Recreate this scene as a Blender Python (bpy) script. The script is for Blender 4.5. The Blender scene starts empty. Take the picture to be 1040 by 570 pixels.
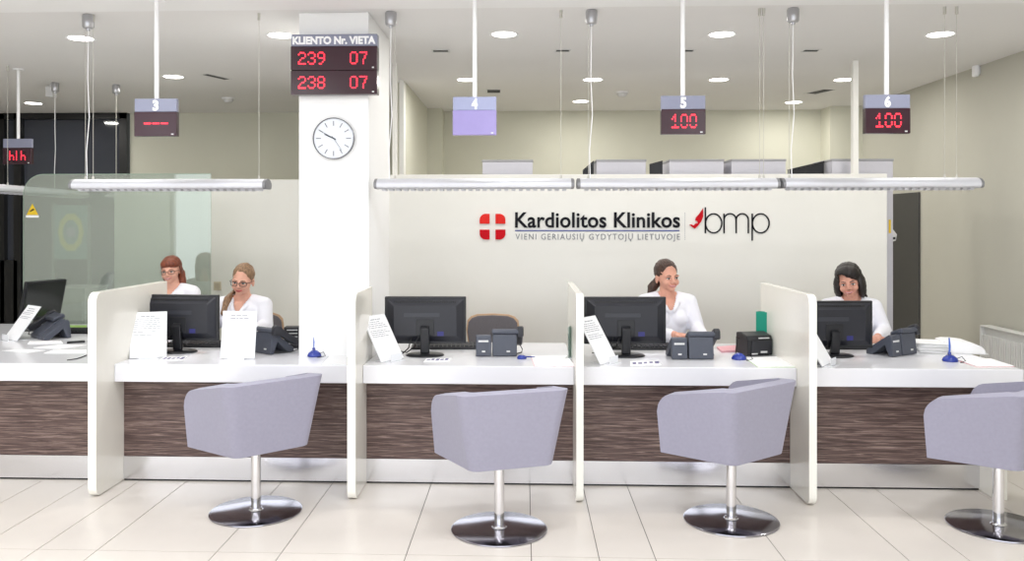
import bpy, bmesh, math, random
from mathutils import Vector, Matrix, noise as mnoise
random.seed(7)
PI = math.pi
R = math.radians
SC = bpy.context.scene
COL = SC.collection

# ------------------------------------------------------------------ camera
F, CX, CY, H = 860.0, 500.0, 226.0, 1.55
TH = math.atan(32.0 / F)
ZC = 2.85          # ceiling
ZD = 0.72          # counter top

def _ray(px, py):
    u = (px - CX) / F
    return Vector((u * math.cos(TH) - math.sin(TH), u * math.sin(TH) + math.cos(TH), -(py - CY) / F))

def at(px, py, Y):            # photo pixel -> world point on the plane Y
    d = _ray(px, py)
    t = Y / d.y
    return Vector((d.x * t, Y, H + d.z * t))

def on(px, py, z):            # photo pixel -> world point on the plane Z
    d = _ray(px, py)
    t = (z - H) / d.z
    return Vector((d.x * t, d.y * t, z))

def AX(px, Y):
    return at(px, CY, Y).x

cam_d = bpy.data.cameras.new('camera')
cam = bpy.data.objects.new('camera', cam_d)
COL.objects.link(cam)
cam.location = (0, 0, H)
cam.rotation_euler = (PI / 2, 0, TH)
cam_d.sensor_width = 36
cam_d.lens = F / 1040 * 36
cam_d.shift_x = (520 - CX) / 1040
cam_d.shift_y = (CY - 285) / 1040
SC.camera = cam
SC.view_settings.view_transform = 'Standard'
SC.view_settings.look = 'None'
SC.view_settings.gamma = 1
SC.view_settings.use_curve_mapping = False
SC.view_settings.exposure = 0.15

# ------------------------------------------------------------------ materials
def s2l(c):
    return tuple(((v / 255) / 12.92 if v / 255 <= 0.04045 else ((v / 255 + 0.055) / 1.055) ** 2.4) for v in c)

MATS = {}
def mat(name, rgb, rough=0.5, metal=0.0, coat=0.0, noise=0.03, nscale=30.0, bump=0.0, bscale=200.0, spec=0.5, sheen=0.0):
    if name in MATS:
        return MATS[name]
    m = bpy.data.materials.new(name)
    m.use_nodes = True
    nt = m.node_tree
    b = nt.nodes['Principled BSDF']
    c = s2l(rgb)
    b.inputs['Roughness'].default_value = rough
    b.inputs['Metallic'].default_value = metal
    b.inputs['Coat Weight'].default_value = coat
    b.inputs['Coat Roughness'].default_value = 0.05
    b.inputs['Specular IOR Level'].default_value = spec
    b.inputs['Sheen Weight'].default_value = sheen
    tc = nt.nodes.new('ShaderNodeTexCoord')
    if noise:
        n = nt.nodes.new('ShaderNodeTexNoise')
        n.inputs['Scale'].default_value = nscale
        n.inputs['Detail'].default_value = 4
        nt.links.new(tc.outputs['Object'], n.inputs['Vector'])
        r = nt.nodes.new('ShaderNodeValToRGB')
        r.color_ramp.elements[0].position = 0.3
        r.color_ramp.elements[1].position = 0.7
        r.color_ramp.elements[0].color = tuple(v * (1 - noise) for v in c) + (1,)
        r.color_ramp.elements[1].color = tuple(min(1, v * (1 + noise)) for v in c) + (1,)
        nt.links.new(n.outputs['Fac'], r.inputs['Fac'])
        nt.links.new(r.outputs['Color'], b.inputs['Base Color'])
    else:
        b.inputs['Base Color'].default_value = c + (1,)
    if bump:
        n2 = nt.nodes.new('ShaderNodeTexNoise')
        n2.inputs['Scale'].default_value = bscale
        n2.inputs['Detail'].default_value = 3
        nt.links.new(tc.outputs['Object'], n2.inputs['Vector'])
        bp = nt.nodes.new('ShaderNodeBump')
        bp.inputs['Strength'].default_value = bump
        bp.inputs['Distance'].default_value = 0.002
        nt.links.new(n2.outputs['Fac'], bp.inputs['Height'])
        nt.links.new(bp.outputs['Normal'], b.inputs['Normal'])
    MATS[name] = m
    return m

def emat(name, rgb, strength):
    if name in MATS:
        return MATS[name]
    m = bpy.data.materials.new(name)
    m.use_nodes = True
    nt = m.node_tree
    b = nt.nodes['Principled BSDF']
    c = s2l(rgb)
    b.inputs['Base Color'].default_value = c + (1,)
    b.inputs['Emission Color'].default_value = c + (1,)
    b.inputs['Emission Strength'].default_value = strength
    MATS[name] = m
    return m

def glass_mat(name, tint, clear, gloss, veil, rough=0.02):
    m = bpy.data.materials.new(name)
    m.use_nodes = True
    nt = m.node_tree
    out = nt.nodes['Material Output']
    nt.nodes.remove(nt.nodes['Principled BSDF'])
    tr = nt.nodes.new('ShaderNodeBsdfTransparent')
    tr.inputs['Color'].default_value = tint + (1,)
    gl = nt.nodes.new('ShaderNodeBsdfGlossy')
    gl.inputs['Roughness'].default_value = rough
    gl.inputs['Color'].default_value = (0.95, 1, 0.97, 1)
    df = nt.nodes.new('ShaderNodeBsdfDiffuse')
    df.inputs['Color'].default_value = veil + (1,)
    m1 = nt.nodes.new('ShaderNodeMixShader')
    m1.inputs[0].default_value = gloss
    m2 = nt.nodes.new('ShaderNodeMixShader')
    m2.inputs[0].default_value = 1 - clear
    nt.links.new(tr.outputs[0], m1.inputs[1])
    nt.links.new(gl.outputs[0], m1.inputs[2])
    nt.links.new(m1.outputs[0], m2.inputs[1])
    nt.links.new(df.outputs[0], m2.inputs[2])
    nt.links.new(m2.outputs[0], out.inputs['Surface'])
    return m

def wood_mat():
    m = bpy.data.materials.new('walnut_veneer')
    m.use_nodes = True
    nt = m.node_tree
    b = nt.nodes['Principled BSDF']
    tc = nt.nodes.new('ShaderNodeTexCoord')
    mp = nt.nodes.new('ShaderNodeMapping')
    mp.inputs['Scale'].default_value = (1.7, 1.0, 58)
    nt.links.new(tc.outputs['Object'], mp.inputs['Vector'])
    n = nt.nodes.new('ShaderNodeTexNoise')
    n.inputs['Scale'].default_value = 2.6
    n.inputs['Detail'].default_value = 7
    n.inputs['Roughness'].default_value = 0.62
    n.inputs['Distortion'].default_value = 0.9
    nt.links.new(mp.outputs[0], n.inputs['Vector'])
    r = nt.nodes.new('ShaderNodeValToRGB')
    e = r.color_ramp.elements
    e[0].position = 0.30
    e[0].color = s2l((50, 39, 38)) + (1,)
    e[1].position = 0.72
    e[1].color = s2l((168, 147, 138)) + (1,)
    k = e.new(0.5)
    k.color = s2l((98, 79, 75)) + (1,)
    nt.links.new(n.outputs['Fac'], r.inputs['Fac'])
    nt.links.new(r.outputs['Color'], b.inputs['Base Color'])
    b.inputs['Roughness'].default_value = 0.42
    b.inputs['Specular IOR Level'].default_value = 0.35
    return m

def steel_mat(name, rgb, rough, axis):
    m = bpy.data.materials.new(name)
    m.use_nodes = True
    nt = m.node_tree
    b = nt.nodes['Principled BSDF']
    b.inputs['Metallic'].default_value = 1
    b.inputs['Base Color'].default_value = s2l(rgb) + (1,)
    tc = nt.nodes.new('ShaderNodeTexCoord')
    mp = nt.nodes.new('ShaderNodeMapping')
    sc = [300, 300, 300]
    sc[axis] = 3
    mp.inputs['Scale'].default_value = sc
    nt.links.new(tc.outputs['Object'], mp.inputs['Vector'])
    n = nt.nodes.new('ShaderNodeTexNoise')
    n.inputs['Scale'].default_value = 1.0
    nt.links.new(mp.outputs[0], n.inputs['Vector'])
    mr = nt.nodes.new('ShaderNodeMapRange')
    mr.inputs['To Min'].default_value = rough * 0.95
    mr.inputs['To Max'].default_value = rough * 1.05
    nt.links.new(n.outputs['Fac'], mr.inputs['Value'])
    nt.links.new(mr.outputs[0], b.inputs['Roughness'])
    return m

M_ceil = mat('ceiling_paint', (232, 231, 230), 0.9, noise=0.01, nscale=2)
M_ceil2 = mat('ceiling_paint_front', (240, 240, 240), 0.9, noise=0.01, nscale=2)
M_wall = mat('wall_white_paint', (236, 235, 230), 0.75, noise=0.012, nscale=3)
M_pillar = mat('pillar_paint', (244, 244, 244), 0.7, noise=0.008, nscale=3)
M_beige = mat('wall_beige_paint', (212, 211, 196), 0.85, noise=0.02, nscale=2)
M_olive = mat('wall_grey_beige_paint', (190, 188, 177), 0.85, noise=0.02, nscale=2)
M_tile = mat('floor_tile', (226, 219, 211), 0.28, noise=0.02, nscale=4, spec=0.4)
M_grout = mat('floor_grout', (124, 116, 110), 0.9)
M_white = mat('white_gloss_laminate', (236, 236, 241), 0.22, coat=0.25, noise=0.005)
M_cream = mat('partition_cream_laminate', (240, 237, 228), 0.25, coat=0.3, noise=0.006)
M_edge = mat('partition_edge_band', (250, 248, 240), 0.35, noise=0.004)
M_wood = wood_mat()
M_steel = steel_mat('brushed_steel_plinth', (226, 226, 230), 0.2, 0)
M_chrome = mat('chrome', (228, 228, 232), 0.1, metal=1, noise=0)
M_disc = steel_mat('brushed_steel_disc', (168, 166, 174), 0.16, 0)
M_alu = mat('anodised_aluminium', (212, 213, 219), 0.5, metal=0.35, noise=0.01)
M_can = mat('satin_metal_canister', (186, 186, 190), 0.35, metal=0.8, noise=0.01)
M_alud = mat('grey_end_cap', (135, 135, 138), 0.45, metal=0.4)
M_fab = mat('lilac_grey_upholstery', (155, 153, 171), 0.85, noise=0.03, nscale=60, bump=0.25, bscale=500, sheen=0.15)
M_blk = mat('black_plastic', (24, 25, 30), 0.4, noise=0.05)
M_blk2 = mat('charcoal_plastic', (33, 34, 42), 0.42, noise=0.05)
M_phone = mat('slate_plastic', (72, 76, 88), 0.42, noise=0.04)
M_scr = mat('dark_screen_glass', (44, 46, 46), 0.12, noise=0.02)
M_paper = mat('white_paper', (246, 246, 248), 0.8, noise=0.01)
M_ink = mat('grey_print', (158, 160, 168), 0.8, noise=0)
M_inkd = mat('dark_print', (30, 30, 36), 0.7, noise=0, spec=0.15)
M_acr = mat('clear_acrylic', (236, 238, 242), 0.1, noise=0, coat=0.5)
M_blue = mat('blue_plastic', (38, 58, 150), 0.25, coat=0.3)
M_red = mat('red_card', (196, 60, 62), 0.6)
M_pink = mat('pink_card', (226, 168, 176), 0.6)
M_green = mat('green_folder', (24, 150, 126), 0.35)
M_lime = mat('lime_card', (150, 190, 90), 0.6)
M_hdr = mat('grey_header_panel', (134, 137, 158), 0.45, noise=0.01)
M_hdrl = mat('pale_lilac_header', (146, 151, 182), 0.4, noise=0.01)
M_disp = mat('smoked_display_glass', (52, 24, 36), 0.2, noise=0)
M_lil = mat('lilac_display_glass', (144, 133, 186), 0.3, noise=0.03, nscale=15)
M_led = emat('red_led', (255, 40, 60), 3.2)
M_pole = mat('white_lacquer', (246, 246, 248), 0.35, noise=0)
M_lampon = emat('downlight_diffuser', (255, 252, 244), 9.0)
M_dark = mat('black_frame_metal', (18, 18, 20), 0.4, noise=0.02)
M_dglass = mat('dark_tinted_glass', (58, 61, 70), 0.06, noise=0.02, nscale=1, coat=0.3)
M_cab = mat('lilac_grey_cabinet', (206, 205, 214), 0.5, noise=0.01)
M_cabd = mat('grey_cabinet_edge', (160, 160, 164), 0.5, noise=0.01)
M_skin = mat('skin', (226, 172, 150), 0.5, noise=0.04, nscale=40)
M_lips = mat('lips', (190, 88, 88), 0.4, noise=0)
M_eyew = mat('eye_white', (238, 236, 232), 0.3, noise=0)
M_eyed = mat('eye_iris', (52, 38, 30), 0.2, noise=0)
M_tunic = mat('white_tunic_cloth', (242, 242, 250), 0.85, noise=0.015, nscale=20, bump=0.2, bscale=90)
M_trou = mat('navy_trousers', (50, 54, 70), 0.8)
M_tan = mat('beech_plywood', (206, 172, 140), 0.45, noise=0.08)
M_seatg = mat('grey_chair_fabric', (112, 108, 112), 0.9, noise=0.06, nscale=80, bump=0.2)
M_logo1 = mat('red_enamel', (196, 8, 26), 0.6, spec=0.15, coat=0.0, noise=0.05)
M_logo2 = mat('coral_enamel', (222, 44, 38), 0.6, spec=0.15, coat=0.0, noise=0.05)
M_navy = mat('blue_line', (70, 84, 150), 0.4, noise=0)
M_rad = mat('radiator_enamel', (222, 222, 220), 0.4, noise=0.01)
M_radd = mat('radiator_groove', (150, 150, 150), 0.6, noise=0)
M_yel = mat('yellow_sticker', (232, 196, 40), 0.5, noise=0)
M_dial = mat('clock_dial', (226, 230, 238), 0.5, noise=0.01)
M_vent = mat('dark_vent_slot', (70, 70, 70), 0.8)
M_lgrey = mat('pale_grey_plastic', (214, 214, 214), 0.5)
M_wire = mat('steel_wire', (196, 194, 186), 0.4, metal=0.3, noise=0)
M_shoe = mat('white_shoe', (225, 225, 225), 0.6)

def hair_mat(name, rgb, dark):
    m = bpy.data.materials.new(name)
    m.use_nodes = True
    nt = m.node_tree
    b = nt.nodes['Principled BSDF']
    tc = nt.nodes.new('ShaderNodeTexCoord')
    mp = nt.nodes.new('ShaderNodeMapping')
    mp.inputs['Scale'].default_value = (140, 140, 12)
    nt.links.new(tc.outputs['Object'], mp.inputs['Vector'])
    n = nt.nodes.new('ShaderNodeTexNoise')
    n.inputs['Scale'].default_value = 1.0
    n.inputs['Detail'].default_value = 3
    nt.links.new(mp.outputs[0], n.inputs['Vector'])
    r = nt.nodes.new('ShaderNodeValToRGB')
    r.color_ramp.elements[0].position = 0.3
    r.color_ramp.elements[1].position = 0.7
    r.color_ramp.elements[0].color = s2l(dark) + (1,)
    r.color_ramp.elements[1].color = s2l(rgb) + (1,)
    nt.links.new(n.outputs['Fac'], r.inputs['Fac'])
    nt.links.new(r.outputs['Color'], b.inputs['Base Color'])
    b.inputs['Roughness'].default_value = 0.45
    bp = nt.nodes.new('ShaderNodeBump')
    bp.inputs['Strength'].default_value = 0.5
    bp.inputs['Distance'].default_value = 0.004
    nt.links.new(n.outputs['Fac'], bp.inputs['Height'])
    nt.links.new(bp.outputs['Normal'], b.inputs['Normal'])
    return m

# ------------------------------------------------------------------ mesh helpers
class MB:
    def __init__(self):
        self.bm = bmesh.new()
        self.mi = 0
    def _tag(self, n0):
        self.bm.faces.ensure_lookup_table()
        for f in self.bm.faces[n0:]:
            f.material_index = self.mi
    def box(self, x0, x1, y0, y1, z0, z1, M=None):
        n0 = len(self.bm.faces)
        v = [self.bm.verts.new((x, y, z)) for x in (x0, x1) for y in (y0, y1) for z in (z0, z1)]
        for q in ((0, 1, 3, 2), (4, 6, 7, 5), (0, 4, 5, 1), (2, 3, 7, 6), (0, 2, 6, 4), (1, 5, 7, 3)):
            self.bm.faces.new([v[i] for i in q])
        if M is not None:
            bmesh.ops.transform(self.bm, matrix=M, verts=v)
        self._tag(n0)
        return self
    def prism(self, pts, axis, a, b, M=None):      # polygon swept along an axis; pts are the two other coordinates in order
        n0 = len(self.bm.faces)
        def mk(p, t):
            c = {'x': (t, p[0], p[1]), 'y': (p[0], t, p[1]), 'z': (p[0], p[1], t)}[axis]
            return self.bm.verts.new(c)
        A = [mk(p, a) for p in pts]
        B = [mk(p, b) for p in pts]
        self.bm.faces.new(A)
        self.bm.faces.new(B[::-1])
        n = len(pts)
        for i in range(n):
            j = (i + 1) % n
            self.bm.faces.new((A[j], A[i], B[i], B[j]))
        if M is not None:
            bmesh.ops.transform(self.bm, matrix=M, verts=A + B)
        self._tag(n0)
        return self
    def lathe(self, prof, seg=32, c=(0, 0, 0), M=None):   # prof: (radius, z)
        n0 = len(self.bm.faces)
        rings = []
        allv = []
        for r, z in prof:
            if r < 1e-6:
                v = [self.bm.verts.new((c[0], c[1], c[2] + z))]
            else:
                v = [self.bm.verts.new((c[0] + r * math.cos(2 * PI * i / seg), c[1] + r * math.sin(2 * PI * i / seg), c[2] + z)) for i in range(seg)]
            rings.append(v)
            allv += v
        for a, b in zip(rings, rings[1:]):
            for i in range(seg):
                j = (i + 1) % seg
                q = []
                for w in ((a[i % len(a)]), (a[j % len(a)]), (b[j % len(b)]), (b[i % len(b)])):
                    if w not in q:
                        q.append(w)
                if len(q) > 2:
                    self.bm.faces.new(q)
        if M is not None:
            bmesh.ops.transform(self.bm, matrix=M, verts=allv)
        self._tag(n0)
        return self
    def cone(self, p0, p1, r0, r1=None, seg=12):
        r1 = r0 if r1 is None else r1
        p0, p1 = Vector(p0), Vector(p1)
        d = p1 - p0
        L = d.length
        q = d.to_track_quat('Z', 'Y').to_matrix().to_4x4()
        return self.lathe([(0, 0), (r0, 0), (r1, L), (0, L)], seg, M=Matrix.Translation(p0) @ q)
    def tube(self, pts, r, seg=8):
        n0 = len(self.bm.faces)
        pts = [Vector(p) for p in pts]
        rs = r if isinstance(r, (list, tuple)) else [r] * len(pts)
        rings = []
        for i, p in enumerate(pts):
            t = (pts[min(i + 1, len(pts) - 1)] - pts[max(i - 1, 0)]).normalized()
            up = Vector((0, 0, 1)) if abs(t.z) < 0.9 else Vector((0, 1, 0))
            a = t.cross(up).normalized()
            b = t.cross(a).normalized()
            rings.append([self.bm.verts.new(p + rs[i] * (math.cos(2 * PI * k / seg) * a + math.sin(2 * PI * k / seg) * b)) for k in range(seg)])
        for A, B in zip(rings, rings[1:]):
            for i in range(seg):
                j = (i + 1) % seg
                self.bm.faces.new((A[i], A[j], B[j], B[i]))
        self.bm.faces.new(rings[0][::-1])
        self.bm.faces.new(rings[-1])
        self._tag(n0)
        return self
    def ell(self, c, r, M=None, u=24, v=14):
        n0 = len(self.bm.faces)
        r = r if isinstance(r, (list, tuple)) else (r, r, r)
        m = Matrix.Translation(c) @ (M or Matrix.Identity(4)) @ Matrix.Diagonal((r[0], r[1], r[2], 1))
        bmesh.ops.create_uvsphere(self.bm, u_segments=u, v_segments=v, radius=1, matrix=m)
        self._tag(n0)
        return self
    def cap(self, p0, p1, r0, r1, seg=14):
        p0, p1 = Vector(p0), Vector(p1)
        self.ell(p0, r0, u=seg, v=10)
        self.ell(p1, r1, u=seg, v=10)
        return self.cone(p0, p1, r0, r1, seg)
    def build(self, name, m, parent=None, bevel=0.0, segs=2, smooth=False, sub=0, loc=None, rotz=0.0):
        bmesh.ops.recalc_face_normals(self.bm, faces=self.bm.faces)
        me = bpy.data.meshes.new(name)
        self.bm.to_mesh(me)
        self.bm.free()
        for mm in (m if isinstance(m, (list, tuple)) else [m]):
            me.materials.append(mm)
        o = bpy.data.objects.new(name, me)
        COL.objects.link(o)
        if parent is not None:
            o.parent = parent
        if loc is not None:
            o.location = loc
        o.rotation_euler = (0, 0, rotz)
        if bevel:
            b = o.modifiers.new('bevel', 'BEVEL')
            b.width = bevel
            b.segments = segs
            b.limit_method = 'ANGLE'
            b.angle_limit = R(35)
        if sub:
            s = o.modifiers.new('sub', 'SUBSURF')
            s.levels = s.render_levels = sub
        if smooth or sub:
            for p in me.polygons:
                p.use_smooth = True
        elif bevel:
            for p in me.polygons:
                p.use_smooth = False
        return o

def autosmooth(o, ang=40):
    for p in o.data.polygons:
        p.use_smooth = True
    o.data.set_sharp_from_angle(angle=R(ang))
    return o

def tag(o, label=None, cat=None, group=None, kind=None):
    if label: o['label'] = label
    if cat: o['category'] = cat
    if group: o['group'] = group
    if kind: o['kind'] = kind
    return o

def thing(name, label, cat, loc=(0, 0, 0), rotz=0.0, group=None):
    o = bpy.data.objects.new(name, None)
    COL.objects.link(o)
    o.empty_display_size = 0.1
    o.location = loc
    o.rotation_euler = (0, 0, rotz)
    return tag(o, label, cat, group)

def dup(src, loc, rotz, label, group=None):
    kids = {}
    for o in COL.objects:
        if o.parent is not None:
            kids.setdefault(o.parent.name, []).append(o)
    def rec(o, parent):
        c = o.copy()
        COL.objects.link(c)
        if parent is not None:
            c.parent = parent
        for k in kids.get(o.name, []):
            rec(k, c)
        return c
    r = rec(src, None)
    r.location = loc
    r.rotation_euler = (0, 0, rotz)
    r['label'] = label
    if group: r['group'] = group
    return r

def struct(name, mb, m, **k):
    o = mb.build(name, m, **k)
    o['kind'] = 'structure'
    return o

def text_mb(s, w=None, h=None, depth=0.003, offset=0.0, spacing=1.0, shear=0.0, words=0):
    """lettering as a bmesh, centred, standing up and facing -Y, front at y = -depth"""
    cu = bpy.data.curves.new('lettering_source', 'FONT')
    cu.body = s
    cu.extrude = 0.01
    cu.offset = offset
    cu.space_character = spacing
    cu.resolution_u = 4
    cu.shear = shear
    ob = bpy.data.objects.new('lettering_source', cu)
    COL.objects.link(ob)
    dg = bpy.context.evaluated_depsgraph_get()
    dg.update()
    me = bpy.data.meshes.new_from_object(ob.evaluated_get(dg))
    bpy.data.objects.remove(ob)
    bpy.data.curves.remove(cu)
    mb = MB()
    mb.bm.from_mesh(me)
    bpy.data.meshes.remove(me)
    xs = [v.co.x for v in mb.bm.verts]
    ys = [v.co.y for v in mb.bm.verts]
    x0, x1, y0, y1 = min(xs), max(xs), min(ys), max(ys)
    sx = w / (x1 - x0) if w else None
    sy = h / (y1 - y0) if h else None
    sx = sx or sy
    sy = sy or sx
    for v in mb.bm.verts:
        z = v.co.z
        v.co = Vector(((v.co.x - (x0 + x1) / 2) * sx, -depth if z > 0 else 0.0, (v.co.y - (y0 + y1) / 2) * sy))
    if not words:
        return mb
    # one builder per word: cut at the widest gaps
    iv = sorted((min(v.co.x for v in f.verts), max(v.co.x for v in f.verts)) for f in mb.bm.faces)
    gaps, end = [], iv[0][1]
    for a, b in iv[1:]:
        if a > end:
            gaps.append((a - end, (a + end) / 2))
        end = max(end, b)
    cuts = sorted(c for _, c in sorted(gaps)[::-1][:words - 1])
    out = []
    for k in range(words):
        lo = cuts[k - 1] if k else -1e9
        hi = cuts[k] if k < words - 1 else 1e9
        c = MB()
        c.bm.free()
        c.bm = mb.bm.copy()
        bmesh.ops.delete(c.bm, geom=[v for v in c.bm.verts if not lo < v.co.x < hi], context='VERTS')
        out.append(c)
    mb.bm.free()
    return out

# ------------------------------------------------------------------ the room
XR, XL, YB, YF = 3.78, -7.2, 9.9, -3.2
# floor: long tiles running towards the counter
fb = MB()
fb.mi = 1
fb.box(XL, XR, YF, YB, -0.06, -0.003)
fb.mi = 0
jx = sorted([AX(p, 5.0) for p in (45, 93, 142, 190, 286, 338, 438, 538, 592, 637, 740, 840, 889, 990)])
xs = [XL]
x = jx[0]
back = []
while x > XL + 0.4:
    back.append(x)
    x -= 0.58 if len(back) % 2 else 0.29
xs += sorted(back)[:-1] + jx
x = jx[-1] + 0.29
k = 0
while x < XR - 0.2:
    xs.append(x)
    x += 0.58 if k % 2 == 0 else 0.29
    k += 1
xs.append(XR)
g = 0.0022
for i, (a, b) in enumerate(zip(xs, xs[1:])):
    y = YF
    step = 1.18
    ys = [YF]
    yy = 3.93 - 6 * step + (0.0 if b < -1.0 or i % 2 else 0.0)
    while yy < YB - 0.05:
        if yy > YF + 0.05 and not (4.2 < yy < 5.2):
            ys.append(yy)
        yy += step
    ys.append(YB)
    for c, d in zip(ys, ys[1:]):
        fb.box(a + g, b - g, c + g, d - g, -0.02, 0.0)
struct('floor', fb, [M_tile, M_grout])

cb = MB().box(XL, XR, 5.05, YB + 0.1, ZC, ZC + 0.1)
cb.mi = 1
cb.box(XL, XR, YF, 5.05, ZC - 0.02, ZC + 0.1)
struct('ceiling', cb, [M_ceil, M_ceil2])
struct('wall_right', MB().box(XR, XR + 0.12, YF, YB + 0.1, 0, ZC + 0.1), M_olive)
struct('wall_left', MB().box(XL - 0.12, XL, YF, YB + 0.1, 0, ZC + 0.1), M_olive)
XBL = AX(132, YB)
wb = MB().box(XBL, XR, YB, YB + 0.12, 0, ZC)
struct('wall_back', wb, M_beige)
c0 = AX(432, 9.55)
struct('trim_column', MB().box(AX(434, 9.6), AX(449, 9.6), 9.6, YB, 0, ZC), M_beige)
struct('trim_column_right', MB().box(AX(843, 9.6), XR, 9.6, YB, 0, ZC), M_beige)
# side wall of the office behind the pillar
XS = AX(410, 7.7)
struct('wall_inner', MB().box(XS - 0.12, XS, 7.85, YB, 0, ZC), M_beige)
# dark glazing at the back on the left
gz = MB().box(XL, XBL - 0.03, YB + 0.02, YB + 0.05, 0, ZC)
win = struct('window_1', gz, M_dglass)
fr = MB()
for x in (XBL - 0.06, AX(20, YB), AX(3, YB), XL + 0.02):
    fr.box(x - 0.045, x + 0.045, YB - 0.05, YB + 0.06, 0, ZC)
fr.box(XL, XBL - 0.02, YB - 0.05, YB + 0.06, ZC - 0.07, ZC)
fr.box(XL, XBL - 0.02, YB - 0.05, YB + 0.06, 0, 0.1)
fr.box(AX(3, YB), AX(20, YB), YB - 0.05, YB + 0.06, 0.1, 1.1)
fr.build('window_frame', M_dark, win)
dd = struct('shade_panel', MB().box(XR - 0.02, XR - 0.002, 8.22, 9.4, 0.0, 1.84), mat('dark_grey_shade', (66, 65, 64), 0.6, noise=0.03), bevel=0.004)  # dark sheet painted as the soft shade on the side wall
# shop front behind the camera: daylight comes through it
sf = MB()
for x in (XL, -5.0, -2.8, -0.6, 1.6, XR - 0.08):
    sf.box(x, x + 0.08, YF - 0.1, YF, 0, ZC - 0.02)
sf.box(XL, XR, YF - 0.1, YF, 0, 0.12)
sf.box(XL, XR, YF - 0.1, YF, ZC - 0.25, ZC - 0.02)
struct('window_2', sf, M_lgrey)

# the white wall with the sign
YS = 6.86
XS0, XS1 = AX(384, YS), AX(901, YS)
ZS = at(640, 177, YS).z
sw = MB().box(XS0, XS1, YS, YS + 0.1, 0, ZS)
struct('wall_sign', sw, M_wall, bevel=0.004)
struct('trim_1', MB().box(AX(398.5, 6.9), AX(403, 6.9), 6.9, 6.94, ZS, ZC), M_wall)
struct('trim_2', MB().box(AX(405.5, 7.7), AX(410, 7.7), 7.7, 7.84, 0, ZC), M_wall)
struct('trim_3', MB().box(AX(866, 6.9), AX(871.5, 6.9), 6.89, 6.94, ZS, ZC), M_wall)
# lower wall behind the left desk
YW = 7.72
struct('wall_left_low', MB().box(AX(116, YW), AX(396, YW), YW, YW + 0.1, 0, at(280, 182.5, YW).z), M_wall, bevel=0.004)

# pillar
YP = 5.2
PX0, PX1 = AX(303.5, YP), AX(374.5, YP)
struct('pillar', MB().box(PX0, PX1, YP, 6.0, 0, ZC), M_pillar, bevel=0.004)

# ------------------------------------------------------------------ counters and partitions
YC, YK, YPL = 4.88, 5.85, 4.995
PT = 0.045
YQ = 4.67
def px_at_front(p):
    return AX(p, YQ)
P1 = (px_at_front(97.5) - PT, px_at_front(97.5))
P2 = (px_at_front(361) - PT, px_at_front(361))
P3 = (px_at_front(585.5), px_at_front(592.5))
P4 = (px_at_front(822), px_at_front(822) + PT - 0.006)
PE = (px_at_front(1028), px_at_front(1028) + 0.06)

def partition(x0, x1, yb, label):
    pr = 0.055
    def rc(cx, cz, a0):
        return [(cx + pr * math.cos(R(a0 + t)), cz + pr * math.sin(R(a0 + t))) for t in range(0, 91, 15)]
    zt = 1.155
    pts = [(yb, 0.004), (yb, zt)] + rc(YQ + pr, zt - pr, 90) + rc(YQ + pr, 0.004 + pr, 180)
    t = thing('desk_partition', label, 'partition', ((x0 + x1) / 2, YQ, 0), 0, 'cream partition panels between the desks')
    h = (x1 - x0) / 2
    pts = [(y - YQ, z) for y, z in pts]
    p = MB().prism(pts, 'x', -h, h).build('panel', M_cream, t, bevel=0.003)
    # edge band on the front edge
    e = MB()
    fr_ = [(y, z) for y, z in pts if y < pr + 1e-6]
    outer = fr_
    n = len(outer)
    bm = e.bm
    va = [bm.verts.new((-h - 0.0008, y - 0.0012, z)) for y, z in outer]
    vb = [bm.verts.new((h + 0.0008, y - 0.0012, z)) for y, z in outer]
    vc = [bm.verts.new((-h - 0.0008, y + 0.003, z)) for y, z in outer]
    vd = [bm.verts.new((h + 0.0008, y + 0.003, z)) for y, z in outer]
    for i in range(n - 1):
        bm.faces.new((va[i], va[i + 1], vb[i + 1], vb[i]))
        bm.faces.new((vc[i], vc[i + 1], va[i + 1], va[i]))
        bm.faces.new((vb[i], vb[i + 1], vd[i + 1], vd[i]))
    e.build('edge_band', M_edge, t, smooth=False)
    return t

partition(P1[0], P1[1], 5.62, 'tall cream partition left of the desk where two women in white sit')
partition(P2[0], P2[1], YP - 0.003, 'cream partition butting against the white pillar')
partition(P3[0], P3[1], 5.62, 'cream partition seen edge-on beside the middle armchair')
partition(P4[0], P4[1], 5.62, 'cream partition next to the green folder and black receipt printer')

def counter(x0, x1, label, notch=None, end=None, YK=YK):
    xc = (x0 + x1) / 2
    t = thing('reception_counter', label, 'counter', (xc, YC, 0), 0, 'reception counter bays')
    a, b = x0 - xc + 0.001, x1 - xc - 0.001
    D = YK - YC
    if notch:
        n0, n1, ny = notch[0] - xc - 0.002, notch[1] - xc + 0.002, notch[2] - YC - 0.002
        if n1 > b:
            pts = [(a, 0), (b, 0), (b, ny), (n0, ny), (n0, D), (a, D)]
        else:
            pts = [(a, 0), (b, 0), (b, D), (n1, D), (n1, ny), (n0, ny), (n0, D), (a, D)]
    else:
        pts = [(a, 0), (b, 0), (b, D), (a, D)]
    MB().prism(pts, 'z', ZD - 0.105, ZD).build('worktop', M_white, t, bevel=0.004)
    bb = b if end is None else end[0] - xc - 0.001
    MB().box(a, bb, YPL - YC + 0.006, YPL - YC + 0.03, 0.148, ZD - 0.106).build('front_panel', M_wood, t)
    MB().box(a, bb, YPL - YC, YPL - YC + 0.03, 0.012, 0.147).build('plinth', M_steel, t)
    MB().box(a, bb, YPL - YC + 0.01, YPL - YC + 0.03, 0.0, 0.0115).build('plinth_gap_strip', M_dark, t)  # black strip painted as the dark gap under the plinth
    if end:
        MB().box(end[0] - xc, end[1] - xc, -0.06, D, 0.0, ZD - 0.106).build('end_panel', M_cream, t, bevel=0.004)
    return t

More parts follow.
